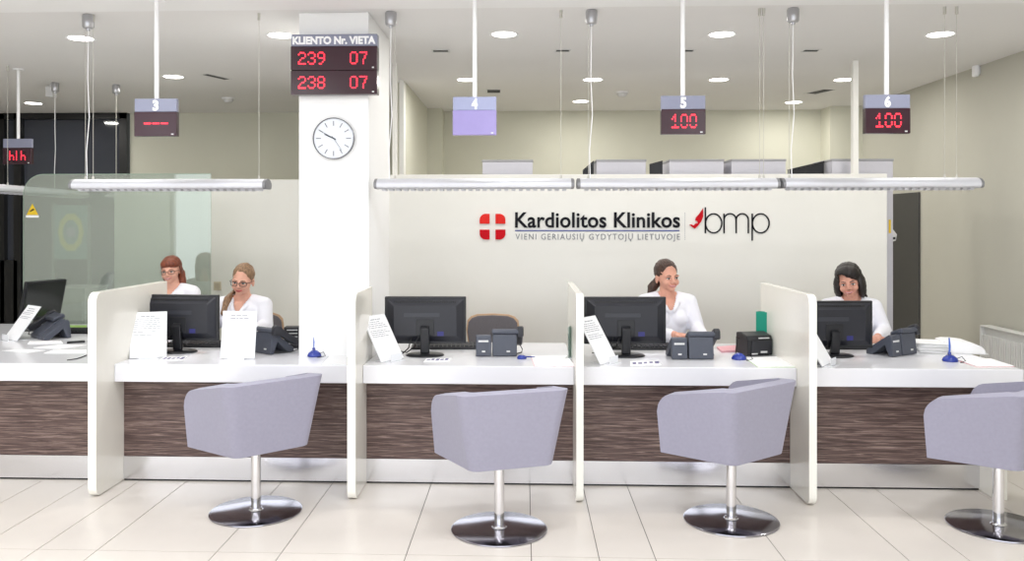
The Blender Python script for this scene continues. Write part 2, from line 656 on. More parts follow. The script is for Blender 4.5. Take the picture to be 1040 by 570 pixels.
counter(-4.6, P1[0], 'bay of white counter at the far left, strewn with loose papers', notch=(-3.1, 99.0, YK), YK=6.78)
counter(P1[1], P2[0], 'bay of white counter with two upright notices and a pillar rising through it', notch=(PX0, PX1, YP))
counter(P2[1], P3[0], 'bay of white counter in front of the empty beech-edged office chair')
counter(P3[1], P4[0], 'bay of white counter with the green folder and black receipt printer')
counter(P4[1], AX(1040, YC), 'bay of white counter with the thick open binder, nearest the radiator', end=PE)

# ------------------------------------------------------------------ tub chairs
def make_chair(label, loc, rotz):
    t = thing('swivel_armchair', label, 'chair', loc, rotz, 'lilac grey swivel armchairs in front of the counter')
    # outer wall of the tub: left arm, back, right arm
    def path(hb, hf, yb, yf, rad):
        # front-left -> back-left corner -> back-right -> front-right
        pts = []
        c = 9
        FS = [0, .02, .05, .09, .14, .2, .3, .45, .6, .8]
        for f in FS:
            pts.append((-hf + (hf - hb) * f, yf + (yb + rad - yf) * f))
        for i in range(c):
            a = PI + (PI / 2) * i / (c - 1)
            pts.append((-hb + rad + rad * math.cos(a), yb + rad + rad * math.sin(a)))
        for i in range(1, 6):
            f = i / 6
            pts.append((-hb + rad + 2 * (hb - rad) * f, yb))
        for i in range(c):
            a = 1.5 * PI + (PI / 2) * i / (c - 1)
            pts.append((hb - rad + rad * math.cos(a), yb + rad + rad * math.sin(a)))
        for f in [1 - q_ for q_ in FS[::-1]]:
            pts.append((hb + (hf - hb) * f, yb + rad + (yf - yb - rad) * f))
        return [(x_ + 0.018, y_) for x_, y_ in pts]
    bot = path(0.22, 0.295, -0.165, 0.235, 0.055)
    top = path(0.29, 0.312, -0.205, 0.245, 0.06)
    boti = path(0.165, 0.235, -0.11, 0.232, 0.04)
    topi = path(0.23, 0.257, -0.145, 0.242, 0.045)
    n = len(bot)
    zb = 0.35
    def ztop(i):
        y = top[i][1]
        f = max(0.0, min(1.0, (y + 0.16) / 0.40))
        z = 0.725 - 0.075 * f
        d = 0.245 - y
        r = 0.085
        if d < r:
            z -= r - math.sqrt(max(0, r * r - (r - d) ** 2))
        return z
    T = [0.0, 0.12, 0.35, 0.65, 0.88, 0.97, 1.0]
    bm = bmesh.new()
    def zl(i, tt):
        return zb + tt * (ztop(i) - zb)
    outer = [[bm.verts.new((bot[i][0] + (top[i][0] - bot[i][0]) * tt, bot[i][1] + (top[i][1] - bot[i][1]) * tt, zl(i, tt))) for i in range(n)] for tt in T]
    inner = [[bm.verts.new((boti[i][0] + (topi[i][0] - boti[i][0]) * tt, boti[i][1] + (topi[i][1] - boti[i][1]) * tt, zl(i, tt) + (0.006 if tt == 1.0 else 0))) for i in range(n)] for tt in T]
    for S in (outer, inner):
        for a, b in zip(S, S[1:]):
            for i in range(n - 1):
                bm.faces.new((a[i], a[i + 1], b[i + 1], b[i]))
    for i in range(n - 1):
        bm.faces.new((outer[-1][i], outer[-1][i + 1], inner[-1][i + 1], inner[-1][i]))
        bm.faces.new((outer[0][i + 1], outer[0][i], inner[0][i], inner[0][i + 1]))
    for k in range(len(T) - 1):
        bm.faces.new((outer[k][0], outer[k + 1][0], inner[k + 1][0], inner[k][0]))
        bm.faces.new((outer[k + 1][-1], outer[k][-1], inner[k][-1], inner[k + 1][-1]))
    mb = MB()
    mb.bm.free()
    mb.bm = bm
    mb.build('tub_shell', M_fab, t, bevel=0.014, segs=3)
    o = t.id_data if False else COL.objects[-1]
    autosmooth(o, 50)
    # seat with its underside
    MB().prism([(-0.145, -0.108), (0.181, -0.108), (0.248, 0.235), (-0.212, 0.235)], 'z', 0.352, 0.46).build('seat_cushion', M_fab, t, bevel=0.03, segs=4)
    autosmooth(COL.objects[-1], 60)
    MB().box(-0.1, 0.1, -0.09, 0.12, 0.335, 0.351).build('mounting_plate', M_dark, t, bevel=0.003)
    MB().lathe([(0, 0.012), (0.0255, 0.012), (0.0255, 0.336), (0, 0.336)], 32).build('column', M_chrome, t)
    autosmooth(COL.objects[-1])
    MB().lathe([(0.0256, 0.0145), (0.038, 0.0145), (0.034, 0.02), (0.0256, 0.021)], 32).build('collar', M_chrome, t)
    autosmooth(COL.objects[-1])
    MB().lathe([(0, 0.0), (0.238, 0.0), (0.243, 0.003), (0.242, 0.008), (0.236, 0.0115), (0.06, 0.014), (0, 0.014)], 72).build('base_disc', M_disc, t)
    autosmooth(COL.objects[-1], 30)
    return t

ch = on(260, 520, 0)
chair = make_chair('lilac grey swivel armchair in front of the two upright notices', (ch.x, ch.y, 0), R(44))
for (px, py, a, lab) in ((507, 538, 20, 'lilac grey swivel armchair in front of the empty office chair bay'),
                         (742.5, 529, 39, 'lilac grey swivel armchair in front of the green folder bay'),
                         (1014, 535, 42, 'lilac grey swivel armchair cut by the picture edge, before the binder')):
    p = on(px, py, 0)
    dup(chair, (p.x, p.y, 0), R(a), lab)

# ------------------------------------------------------------------ ceiling fixtures
DL = thing('downlight', '', 'ceiling light', (0, 0, ZC), 0, 'round recessed downlights')
MB().lathe([(0.083, -0.001), (0.1, -0.004), (0.1, 0.0), (0.083, 0.0)], 32).build('trim_ring', M_pole, DL)
MB().lathe([(0.0, -0.002), (0.083, -0.0015), (0.083, 0.0), (0, 0.0)], 32).build('diffuser', M_lampon, DL)
dls = [(82, 39, 'downlight above the left light bar, next to a grey canister'), (285, 36, 'downlight half hidden behind the red display board on the pillar'),
       (512, 35, 'downlight right of the pole of display 4, in the front row'), (733, 35, 'downlight right of the pole of display 5, in the front row'),
       (955, 35, 'downlight right of the pole of display 6, in the front row'),
       (176, 78, 'downlight just right of the pole of display 3'), (474, 81, 'downlight partly behind the pole of display 4'),
       (602, 81, 'downlight behind the light cable in the middle row, between displays 4 and 5'), (730, 81, 'downlight right of display 5, in the middle row'),
       (857, 81, 'downlight left of the pole of display 6, in the middle row'),
       (34, 105, 'downlight near the dark window, above the farthest display'), (590, 103, 'small downlight farthest back between displays 4 and 5'),
       (806, 104, 'small downlight farthest back, left of display 6')]
for i, (px, py, lab) in enumerate(dls):
    p = on(px, py, ZC)
    if i == 0:
        o = DL
        o.location = (p.x, p.y, ZC)
        o['label'] = lab
    else:
        o = dup(DL, (p.x, p.y, ZC), 0, lab)
LD = bpy.data.lights.new('downlight_lamp', 'AREA')
LD.shape = 'DISK'
LD.size = 0.16
LD.energy = 8
LD.color = (1.0, 0.975, 0.92)
spots = [on(px, py, ZC) for px, py, _ in dls] + [Vector((x, y, ZC)) for x in (-5.2, -3.4) for y in (8.0,)]
for p in spots:
    o = bpy.data.objects.new('downlight_lamp', LD)
    COL.objects.link(o)
    o.location = (p.x, p.y, ZC - 0.012)
# unseen fill lamps added over the waiting hall to brighten the room
LH = bpy.data.lights.new('hall_fill_lamp', 'AREA')
LH.shape = 'DISK'
LH.size = 0.5
LH.energy = 19
LH.color = (0.95, 0.97, 1.0)
for x in (-4.6, -2.3, 0.0, 2.3):
    for y in (-1.2, 1.4, 3.6):
        o = bpy.data.objects.new('hall_fill_lamp', LH)
        COL.objects.link(o)
        o.location = (x, y, ZC - 0.05)

# slot vents, grilles, detectors
def slot(px0, py0, px1, py1, w, label):
    a, b = on(px0, py0, ZC), on(px1, py1, ZC)
    d = (b - a)
    t = thing('slot_vent', label, 'vent', ((a.x + b.x) / 2, (a.y + b.y) / 2, ZC), math.atan2(d.y, d.x), 'dark slot vents in the ceiling')
    L = d.length / 2
    MB().box(-L, L, -w, w, -0.002, -0.0002).build('slot', M_vent, t)
    MB().box(-L - 0.012, L + 0.012, -w - 0.012, -w, -0.004, -0.0002).box(-L - 0.012, L + 0.012, w, w + 0.012, -0.004, -0.0002).build('flange', M_lgrey, t)
slot(209, 75.5, 231, 80.5, 0.035, 'slanted slot vent right of display 3')
slot(823, 95, 841, 91, 0.06, 'slanted slot vent left of display 6')
slot(440, 51.5, 455, 51.5, 0.035, 'small slot vent between the pillar and the pole of display 4')
slot(565, 51.2, 578, 51.2, 0.035, 'small slot vent between the poles of displays 4 and 5')
slot(695, 51.2, 704, 51.2, 0.035, 'small slot vent half hidden by the pole of display 5')
slot(817, 51.2, 831, 51.2, 0.035, 'small slot vent left of the pole of display 6')
slot(495, 92.5, 508, 92.5, 0.10, 'square dark grille near the top of display 4')
def detector(px, py, label):
    p = on(px, py, ZC)
    t = thing('smoke_detector', label, 'smoke detector', (p.x, p.y, ZC), 0, 'white smoke detectors')
    MB().lathe([(0, -0.05), (0.035, -0.048), (0.05, -0.03), (0.055, -0.012), (0.055, 0), (0, 0)], 24).build('body', M_lgrey, t, smooth=True)
    MB().lathe([(0.056, -0.012), (0.066, -0.01), (0.066, 0), (0.056, 0)], 24).build('base_ring', M_pole, t)
detector(632, 93.5, 'round smoke detector between displays 4 and 5')
detector(232, 99.5, 'round smoke detector between display 3 and the pillar')
# spotlight box near the dark window and sensor on the right-hand wall
p = on(52, 86, ZC)
t = thing('ceiling_projector', 'white boxy fitting hanging from the ceiling at the upper left', 'fitting', (p.x, p.y, ZC))
MB().box(-0.035, 0.035, -0.04, 0.04, -0.12, -0.02).build('housing', M_lgrey, t, bevel=0.008)
MB().lathe([(0, -0.02), (0.018, -0.02), (0.018, 0), (0, 0)], 16).build('bracket', M_pole, t)
yy = XR * F / (985 - 532)
p = at(985, 74.5, 7.3)
t = thing('motion_sensor', 'small white motion sensor high on the grey-beige side wall', 'sensor', (XR, yy, p.z))
MB().box(-0.05, -0.012, -0.03, 0.03, -0.05, 0.05).build('housing', M_pole, t, bevel=0.01)
MB().box(-0.012, 0, -0.02, 0.02, -0.03, 0.03).build('bracket', M_lgrey, t)

# ------------------------------------------------------------------ suspended light bars
def canister(mb, x, y, z0):
    mb.lathe([(0, z0), (0.03, z0), (0.036, z0 - 0.01), (0.036, z0 - 0.075), (0.03, z0 - 0.085), (0.014, z0 - 0.088), (0.012, z0 - 0.1), (0, z0 - 0.1)], 24, c=(x, y, 0))
def light_bar(p0, p1, label, can_f, wires, feed=True):
    """p0, p1: ends of the bar; can_f, wires: places along it (0..1) of canister and steel wires"""
    d = (p1 - p0)
    L = d.length
    c = (p0 + p1) / 2
    t = thing('hanging_light_bar', label, 'hanging light', c, math.atan2(d.y, d.x), 'silver light bars hung over the counter')
    prof = []
    for i in range(13):
        a = PI * i / 12
        prof.append((0.075 * math.cos(a), 0.042 * math.sin(a)))
    prof += [(-0.07, -0.014), (-0.055, -0.022), (0.055, -0.022), (0.07, -0.014)]
    MB().prism(prof, 'x', -L / 2 + 0.02, L / 2 - 0.02).build('housing', M_alu, t)
    autosmooth(COL.objects[-1], 40)
    for s in (-1, 1):
        pr2 = [(y * 1.0, z * 1.0) for y, z in prof]
        m = MB()
        m.prism(pr2, 'x', s * (L / 2 - 0.0195), s * (L / 2 - 0.004))
        m.prism([(y * 0.82, z * 0.8 + 0.002) for y, z in prof], 'x', s * (L / 2 - 0.004), s * (L / 2))
        m.build('end_cap', M_alud, t)
        autosmooth(COL.objects[-1], 40)
    lv = MB()
    nb = 26
    for i in range(nb):
        x = -L / 2 + 0.06 + (L - 0.12) * i / (nb - 1)
        lv.prism([(-0.05, -0.023), (0.05, -0.023), (0.035, -0.034), (-0.035, -0.034)], 'x', x - 0.012, x + 0.012)
    lv.build('louvre', M_alu, t)
    zt = ZC - c.z
    for f in wires:
        x = -L / 2 + L * f
        m = MB()
        m.cone((x, 0, 0.04), (x, 0, zt - 0.03), 0.0016, seg=6)
        m.lathe([(0, zt - 0.045), (0.009, zt - 0.045), (0.009, zt), (0, zt)], 12, c=(x, 0, 0))
        m.lathe([(0, 0.036), (0.008, 0.036), (0.006, 0.06), (0, 0.062)], 12, c=(x, 0, 0))
        m.build('suspension_wire', M_wire, t)
    if can_f is not None:
        x = -L / 2 + L * can_f
        m = MB()
        canister(m, x, 0.0, zt)
        m.build('ceiling_canister', M_can, t)
        autosmooth(COL.objects[-1], 40)
        k = MB()
        k.tube([(x, 0, zt - 0.1), (x - 0.004, 0.0, zt - 0.4), (x + 0.006, 0, zt * 0.4), (x - 0.012, 0, zt * 0.2), (x - 0.008, 0, 0.04)], 0.003, 6)
        k.build('power_cable', M_pole, t)
    return t
YL = 5.2
zL = at(640, 188, YL).z
def bar_ends(a, b, Y=YL):
    A, B = at(a, 187, Y), at(b, 187, Y)
    A.z = B.z = zL
    return A, B
A, B = bar_ends(75, 273)
light_bar(A, B, 'silver light bar hanging left of the pillar, in front of the glass screen', 0.075, [0.1, 0.95, 0.06])
A, B = bar_ends(381, 583)
light_bar(A, B, 'silver light bar nearest the pillar on its right', 0.08, [0.1, 0.935])
A, B = bar_ends(585.5, 790)
light_bar(A, B, 'silver light bar in the middle, directly under display 5', 0.075, [0.06, 0.93, 0.91])
A, B = bar_ends(791.5, 994)
light_bar(A, B, 'silver light bar reaching past the end of the white sign wall', 0.07, [0.05, 0.89, 0.83])
# the bar that runs back past the glass screen
A = on(-14, 190.5, zL + 0.02)
A = at(-40, 190.5, 6.2)
B = at(84, 197, 8.3)
A.z = B.z = 1.82
light_bar(A, B, 'grey light bar running behind the glass screen at the far left', 0.72, [0.25, 0.32])
# canister of a further light by the dark window
p = on(118, 86, ZC)
t = thing('ceiling_canister', 'small grey canister with a wire before the dark window', 'hanging light', (p.x, p.y, ZC))
m = MB(); canister(m, 0, 0, 0); m.build('housing', M_can, t, smooth=True); autosmooth(COL.objects[-1], 40)
MB().cone((0, 0, -0.1), (0, 0, -1.0), 0.003, seg=6).build('cable', M_wire, t)
MB().lathe([(0, -1.0), (0.03, -1.0), (0.1, -1.05), (0.1, -1.06), (0, -1.04)], 24).build('lamp_shade', M_alu, t)

# ------------------------------------------------------------------ number displays
FONT = {'0': '01110 10001 10001 10001 10001 10001 01110', '1': '00100 01100 10100 00100 00100 00100 11111',
        '2': '01110 10001 00001 00110 01000 10000 11111', '3': '01110 10001 00001 00110 00001 10001 01110',
        '7': '11111 00001 00010 00010 00100 00100 00100', '8': '01110 10001 10001 01110 10001 10001 01110',
        '9': '01110 10001 10001 01111 00001 00010 01100', '-': '00000 00000 00000 11111 00000 00000 00000',
        'h': '10000 10000 10000 11110 10001 10001 10001', 'l': '01000 01000 01000 01000 01000 01000 01000'}
def leds(mb, s, x0, zc, dx, dz, y, skip=()):
    for ci, ch_ in enumerate(s):
        rows = FONT[ch_].split()
        for r_ in range(7):
            if r_ in skip:
                continue
            for c_ in range(5):
                if rows[r_][c_] == '1':
                    x = x0 + (ci * 6 + c_) * dx
                    z = zc + (3 - r_) * dz
                    mb.box(x - dx * 0.36, x + dx * 0.36, y - 0.001, y, z - dz * 0.33, z + dz * 0.33)
def display(px, Y, ztop, zpole, num, txt, label, hdr=M_hdr, dsp=M_disp, skip=(), scl=1.0):
    x = AX(px, Y)
    t = thing('queue_display', label, 'number display', (x, Y, ztop), 0, 'hanging queue number displays')
    w = 0.122
    MB().box(-w, w, 0, 0.03, -0.075, 0).build('header_panel', hdr, t, bevel=0.002)
    MB().box(-w - 0.001, w + 0.001, -0.004, 0.034, -0.215, -0.0755).build('display_case', dsp, t, bevel=0.003)
    if num:
        o = text_mb(num, w=0.034, h=0.062, depth=0.0015, offset=0.05)
        b = o.build('number', M_pole, t, loc=(0, -0.0003, -0.039))
    if txt:
        m = MB()
        dx = 0.0083
        leds(m, txt, -(len(txt) * 6 - 2) / 2 * dx + 0.004, -0.142, dx, 0.0115, -0.0042, skip)
        m.build('led_digits', M_led, t)
    MB().box(w - 0.03, w - 0.016, -0.0045, -0.004, -0.207, -0.2).build('maker_mark', M_lgrey, t)
    m = MB()
    m.cone((0, 0.015, 0.0), (0, 0.015, zpole - ztop - 0.004), 0.0125, seg=16)
    m.lathe([(0, zpole - ztop - 0.012), (0.045, zpole - ztop - 0.012), (0.045, zpole - ztop), (0, zpole - ztop)], 20, c=(0, 0.015, 0))
    m.build('pole', M_pole, t)
    autosmooth(COL.objects[-1], 40)
    return t
YD = 4.75
zt = at(640, 97.5, YD).z
display(158, YD, zt, ZC - 0.02, '3', '---', 'number display 3 showing three red dashes')
display(482, YD, zt, ZC - 0.02, '4', '', 'number display 4 with a washed-out pale lilac screen', hdr=M_hdrl, dsp=M_lil)
display(694, YD, zt, ZC - 0.02, '5', '100', 'number display 5 with broken red digits', skip=(4,))
display(901.5, YD, zt, ZC - 0.02, '6', '100', 'number display 6 with red digits split across the middle', skip=(3,))
display(17.5, 7.0, at(17, 141, 7.0).z, ZC, '', 'hlh', 'farthest number display with red letters, before the dark window')

# board on the pillar
p = at(339, 34.5, 5.13)
t = thing('call_board', 'wide black call board with two rows of red digits on the white pillar', 'number display', (p.x, YP, p.z))
bw = (AX(383, 5.13) - AX(295.5, 5.13)) / 2
bh = at(339, 34.5, 5.13).z - at(339, 96, 5.13).z
hh = 0.073
MB().box(-bw, bw, -0.065, -0.002, -hh, 0).build('header_panel', M_hdr, t, bevel=0.002)
MBW = text_mb('KLIENTO Nr. VIETA', w=bw * 1.93, h=0.05, depth=0.0015, offset=0.05, words=3)
for mb_ in MBW:
    mb_.build('header_lettering', M_pole, t, loc=(0, -0.0652, -hh / 2 - 0.001))
rowh = (bh - hh) / 2
for r_, (a, b) in enumerate((('239', '07'), ('238', '07'))):
    z0 = -hh - r_ * rowh
    c = MB().box(-bw - 0.001, bw + 0.001, -0.07, -0.002, z0 - rowh + 0.001, z0 - 0.001).build('display_row', M_disp, t, bevel=0.003)
    m = MB()
    leds(m, a, -bw + 0.05, z0 - rowh / 2, 0.0098, 0.0112, -0.0702)
    m.build('led_digits', M_led, c)
    m = MB()
    leds(m, b, bw - 0.162, z0 - rowh / 2, 0.0098, 0.0112, -0.0702)
    m.build('led_digits', M_led, c)
    MB().box(bw - 0.03, bw - 0.018, -0.0705, -0.07, z0 - rowh + 0.012, z0 - rowh + 0.02).build('maker_mark', M_lgrey, c)

# clock
p = at(338.5, 140.5, 5.17)
t = thing('wall_clock', 'round white wall clock below the call board on the pillar', 'clock', (p.x, YP, p.z))
RX = Matrix.Rotation(PI / 2, 4, 'X')
cr = 0.128
MB().lathe([(cr - 0.004, 0.004), (cr, 0.004), (cr, 0.028), (cr - 0.0045, 0.030), (cr - 0.0045, 0.004)], 64, M=RX).build('rim', mat('clock_rim_steel', (120, 122, 128), 0.3, metal=0.7), t, smooth=True)
autosmooth(COL.objects[-1], 40)
MB().lathe([(0, 0.003), (cr - 0.005, 0.003), (cr - 0.005, 0.022), (0, 0.022)], 64, M=RX).build('dial', M_dial, t)
m = MB()
for i in range(12):
    a = 2 * PI * i / 12
    mm = Matrix.Rotation(a, 4, 'Y')
    m.box(-0.0022, 0.0022, -0.0232, -0.0222, 0.078, 0.108, mm)
m.build('hour_marks', mat('clock_mark_grey', (96, 100, 110), 0.6, noise=0), t)
def hand(ang, L, w, tail, nm):
    mm = Matrix.Rotation(R(ang), 4, 'Y')
    MB().prism([(-w, -tail), (w, -tail), (w * 0.6, L), (-w * 0.6, L)], 'y', -0.026, -0.0245, mm).build(nm, mat('clock_hand_grey', (70, 76, 88), 0.4, noise=0), t)
hand(294, 0.062, 0.0035, 0.012, 'hour_hand')
hand(299, 0.1, 0.0025, 0.018, 'minute_hand')
hand(145, 0.09, 0.0008, 0.02, 'second_hand')

# ------------------------------------------------------------------ wall sign
def wallpt(px, py):
    return at(px, py, YS)
PXM = (wallpt(700, 230).x - wallpt(600, 230).x) / 100      # metres per photo pixel on that wall
t = thing('wall_emblem', 'red square emblem with a white cross on the wall', 'wall sign', wallpt(500.3, 230.3))
q = 10.2 * PXM
gq = 3.0 * PXM
for sx in (-1, 1):
    for sz in (-1, 1):
        rr = 6 * PXM
        a, b = gq, gq + q
        pts = [(a, a), (b, a)]
        pts += [(b - rr + rr * math.cos(R(k)), b - rr + rr * math.sin(R(k))) for k in range(0, 91, 15)]
        pts += [(a, b)]
        MB().prism([(x * sx, z * sz) for x, z in pts], 'y', -0.016, -0.001).build('quadrant', M_logo2 if sz > 0 else M_logo1, t, bevel=0.002)
t = thing('wall_lettering', 'black lettering of two words over a blue line on the wall', 'wall sign', wallpt(606, 232))
def lett(s, x0, x1, y0, y1, nm, m_, off=0.0, sp=1.0, par=None, org=(606, 232), depth=0.008):
    for o in text_mb(s, w=(x1 - x0) * PXM, h=(y1 - y0) * PXM, depth=depth, offset=off, spacing=sp, words=len(s.split())):
        o.build(nm, m_, par, loc=(((x0 + x1) / 2 - org[0]) * PXM, -0.001, (org[1] - (y0 + y1) / 2) * PXM))
lett('Kardiolitos Klinikos', 522.5, 690.5, 215.5, 231.5, 'large_lettering', M_inkd, 0.02, 1.02, t)
lett('VIENI GERIAUSIŲ GYDYTOJŲ LIETUVOJE', 523, 690.5, 237.2, 245.5, 'small_lettering', mat('grey_letter_enamel', (120, 122, 130), 0.6, noise=0), -0.004, 1.25, t, depth=0.004)
MB().box((522.5 - 606) * PXM, (690 - 606) * PXM, -0.006, -0.001, (232 - 234.9) * PXM, (232 - 233.7) * PXM).build('underline', M_navy, t)
m = MB()
for i in range(14):
    y = 216 + i * 2.05
    m.box((695.6 - 606) * PXM - 0.0022, (695.6 - 606) * PXM + 0.0022, -0.003, -0.001, (232 - y - 1.1) * PXM, (232 - y) * PXM)
m.build('dotted_divider', M_ink, t)
t = thing('wall_logo', 'thin black lowercase letters with a red wing on the wall', 'wall sign', wallpt(740, 227))
def lp(x, y):
    return ((x - 740) * PXM, (227 - y) * PXM)
def stroke(pts, w=0.0055):
    """a flat raised line of even width following points (x,z)"""
    mb = MB()
    bm = mb.bm
    L, Rr = [], []
    n = len(pts)
    for i in range(n):
        a = Vector(pts[max(0, i - 1)]); b = Vector(pts[min(n - 1, i + 1)])
        d = (b - a).normalized()
        nn = Vector((-d.y, d.x)) * w
        L.append(Vector(pts[i]) + nn); Rr.append(Vector(pts[i]) - nn)
    V = []
    for A_ in (L, Rr):
        V.append(([bm.verts.new((p.x, -0.008, p.y)) for p in A_], [bm.verts.new((p.x, -0.001, p.y)) for p in A_]))
    (lf, lb), (rf, rb) = V
    for i in range(n - 1):
        bm.faces.new((lf[i], lf[i + 1], rf[i + 1], rf[i]))
        bm.faces.new((lb[i + 1], lb[i], rb[i], rb[i + 1]))
        bm.faces.new((lf[i + 1], lf[i], lb[i], lb[i + 1]))
        bm.faces.new((rf[i], rf[i + 1], rb[i + 1], rb[i]))
    bm.faces.new((lf[0], rf[0], rb[0], lb[0]))
    bm.faces.new((rf[-1], lf[-1], lb[-1], rb[-1]))
    return mb
def arc(cx, cy, rx, ry, a0, a1, n=30):
    return [lp(cx + rx * math.cos(R(a0 + (a1 - a0) * i / n)), cy - ry * math.sin(R(a0 + (a1 - a0) * i / n))) for i in range(n + 1)]
def join(mbs):
    base = mbs[0]
    for o in mbs[1:]:
        me = bpy.data.meshes.new('join_source')
        o.bm.to_mesh(me); o.bm.free()
        base.bm.from_mesh(me)
        bpy.data.meshes.remove(me)
    return base
join([stroke([lp(716.4, 210.5), lp(716.4, 237)]), stroke(arc(724.8, 226.9, 8.2, 9.7, 0, 360))]).build('letter', M_inkd, t)
join([stroke([lp(735.3, 217), lp(735.3, 237)]), stroke(arc(741.4, 223.5, 6.1, 6.4, 180, 0) + [lp(747.5, 237)]),
      stroke(arc(753.6, 223.5, 6.1, 6.4, 180, 0) + [lp(759.7, 237)])]).build('letter', M_inkd, t)
join([stroke([lp(763.6, 217), lp(763.6, 244.5)]), stroke(arc(772.2, 226.9, 8.4, 9.7, 0, 360))]).build('letter', M_inkd, t)
wing = [(714, 211.5), (714, 220), (711.8, 225.5), (708.5, 229.8), (705.6, 232.4), (702.5, 230.2), (700.2, 228.2), (702.6, 228.0), (704.5, 229.2), (706.2, 227.2), (708.8, 226.6), (708.0, 224.6), (706.0, 223.8), (706.8, 221.0), (710.0, 217.5)]
MB().prism([lp(*w_) for w_ in wing], 'y', -0.012, -0.001).build('wing', M_logo1, t)

# ------------------------------------------------------------------ right side: radiator
zr1 = 0.725
t = thing('radiator', 'white ribbed panel radiator under the grey-beige side wall', 'radiator', (XR - 0.003, 6.3, 0))
m = MB()
y0, y1 = -0.75, 0.66
m.box(-0.07, -0.03, y0, y1, 0.12, zr1 - 0.0125)
n = 44
for i in range(n):
    y = y0 + 0.02 + (y1 - y0 - 0.04) * i / (n - 1)
    m.prism([(-0.0705, y - 0.010), (-0.1, y - 0.008), (-0.1, y + 0.008), (-0.0705, y + 0.010)], 'z', 0.16, zr1 - 0.075)
m.build('panel', M_rad, t)
MB().box(-0.104, -0.02, y0 - 0.004, y1 + 0.004, zr1 - 0.012, zr1).build('top_grille', M_rad, t, bevel=0.003)
MB().box(-0.103, -0.021, y1, y1 + 0.012, 0.11, zr1 - 0.012).build('side_cover', M_rad, t, bevel=0.003)
for yy_ in (-0.5, 0.45):
    MB().box(-0.035, 0, yy_ - 0.02, yy_ + 0.02, 0.2, 0.6).build('bracket', M_radd, t)
MB().cone((-0.06, 0.58, 0.0), (-0.06, 0.58, 0.125), 0.009).build('pipe', M_rad, t)

# ------------------------------------------------------------------ cabinets behind the sign wall
YCB = 7.05
ztc = at(640, 162, YCB).z
cabs = [(490, 541, 'pale lilac cabinet peeking over the white wall beside display 4'),
        (606, 656, 'pale lilac cabinet peeking over the white wall left of display 5'),
        (680, 735, 'pale lilac cabinet peeking over the white wall right below display 5'),
        (743, 798, 'pale lilac cabinet peeking over the white wall, its right side by a slanted black panel'),
        (845, 907, 'lilac cabinet at the open end of the white wall, below display 6')]
def cabinet(a, b, lab):
    x0, x1 = AX(a, YCB), AX(b, YCB)
    w = (x1 - x0) / 2
    t = thing('storage_cabinet', lab, 'cabinet', ((x0 + x1) / 2, YCB, 0), 0, 'lilac grey cabinets behind the sign wall')
    MB().box(-w, w, 0, 0.42, 0.0, ztc - 0.018).build('body', M_cab, t, bevel=0.002)
    MB().box(-w - 0.004, w + 0.004, -0.006, 0.43, ztc - 0.018, ztc).build('top_panel', M_cabd, t, bevel=0.002)
    for s in (-1, 1):
        MB().box(min(0.002 * s, s * (w - 0.004)), max(0.002 * s, s * (w - 0.004)), 0.421, 0.438, 0.05, ztc - 0.03).build('door', M_cab, t)
    return t
for a, b, lab in cabs:
    cabinet(a, b, lab)
def board(a, b, h0, h1, lab):  # slanted black panels filling the dark wedges between the cabinets
    Y = 7.2
    x0, x1 = AX(a, Y), AX(b, Y)
    t = thing('slanted_dark_panel', lab, 'board', ((x0 + x1) / 2, Y, 0), 0, 'black panels between the cabinets')
    w = (x1 - x0) / 2
    z0, z1 = at(a, h0, Y).z, at(b, h1, Y).z
    MB().prism([(-w, 0.0), (w, 0.0), (w, z1), (-w, z0)], 'y', 0, 0.03).build('panel', M_blk, t, bevel=0.002)
    MB().prism([(-w, z0 + 0.0005), (w, z1 + 0.0005), (w, z1 + 0.012), (-w, z0 + 0.012)], 'y', -0.004, 0.034).build('edge_strip', M_dark, t)
board(592, 603, 174, 164.5, 'small black slanted panel between cabinets left of display 5')
board(660, 673, 168, 164.5, 'black slanted panel directly below display 5')
board(801, 837, 173.5, 165, 'long black slanted panel left of display 6')
# little key box on the end cabinet
p = at(909, 238, 7.3)
t = thing('wall_dispenser', 'small white dispenser hanging on the end of the lilac cabinet', 'dispenser', (AX(907, YCB) + 0.006, 7.12, p.z))
MB().prism([(0, -0.06), (0.035, -0.05), (0.045, 0.0), (0.03, 0.02), (0.0, 0.06)], 'y', -0.03, 0.04).build('housing', M_lgrey, t, bevel=0.004)
MB().box(0.005, 0.03, -0.032, -0.03, -0.04, -0.02).build('slot', M_blk2, t)
p = at(902.8, 230, YCB)
t = MB().box(-0.012, 0.006, -0.0015, 0, -0.055, 0.055).build('yellow_sticker', M_yel, loc=(AX(904, YCB), YCB - 0.0005, p.z))
tag(t, 'yellow sticker on the lilac cabinet edge beside the white wall', 'sticker')

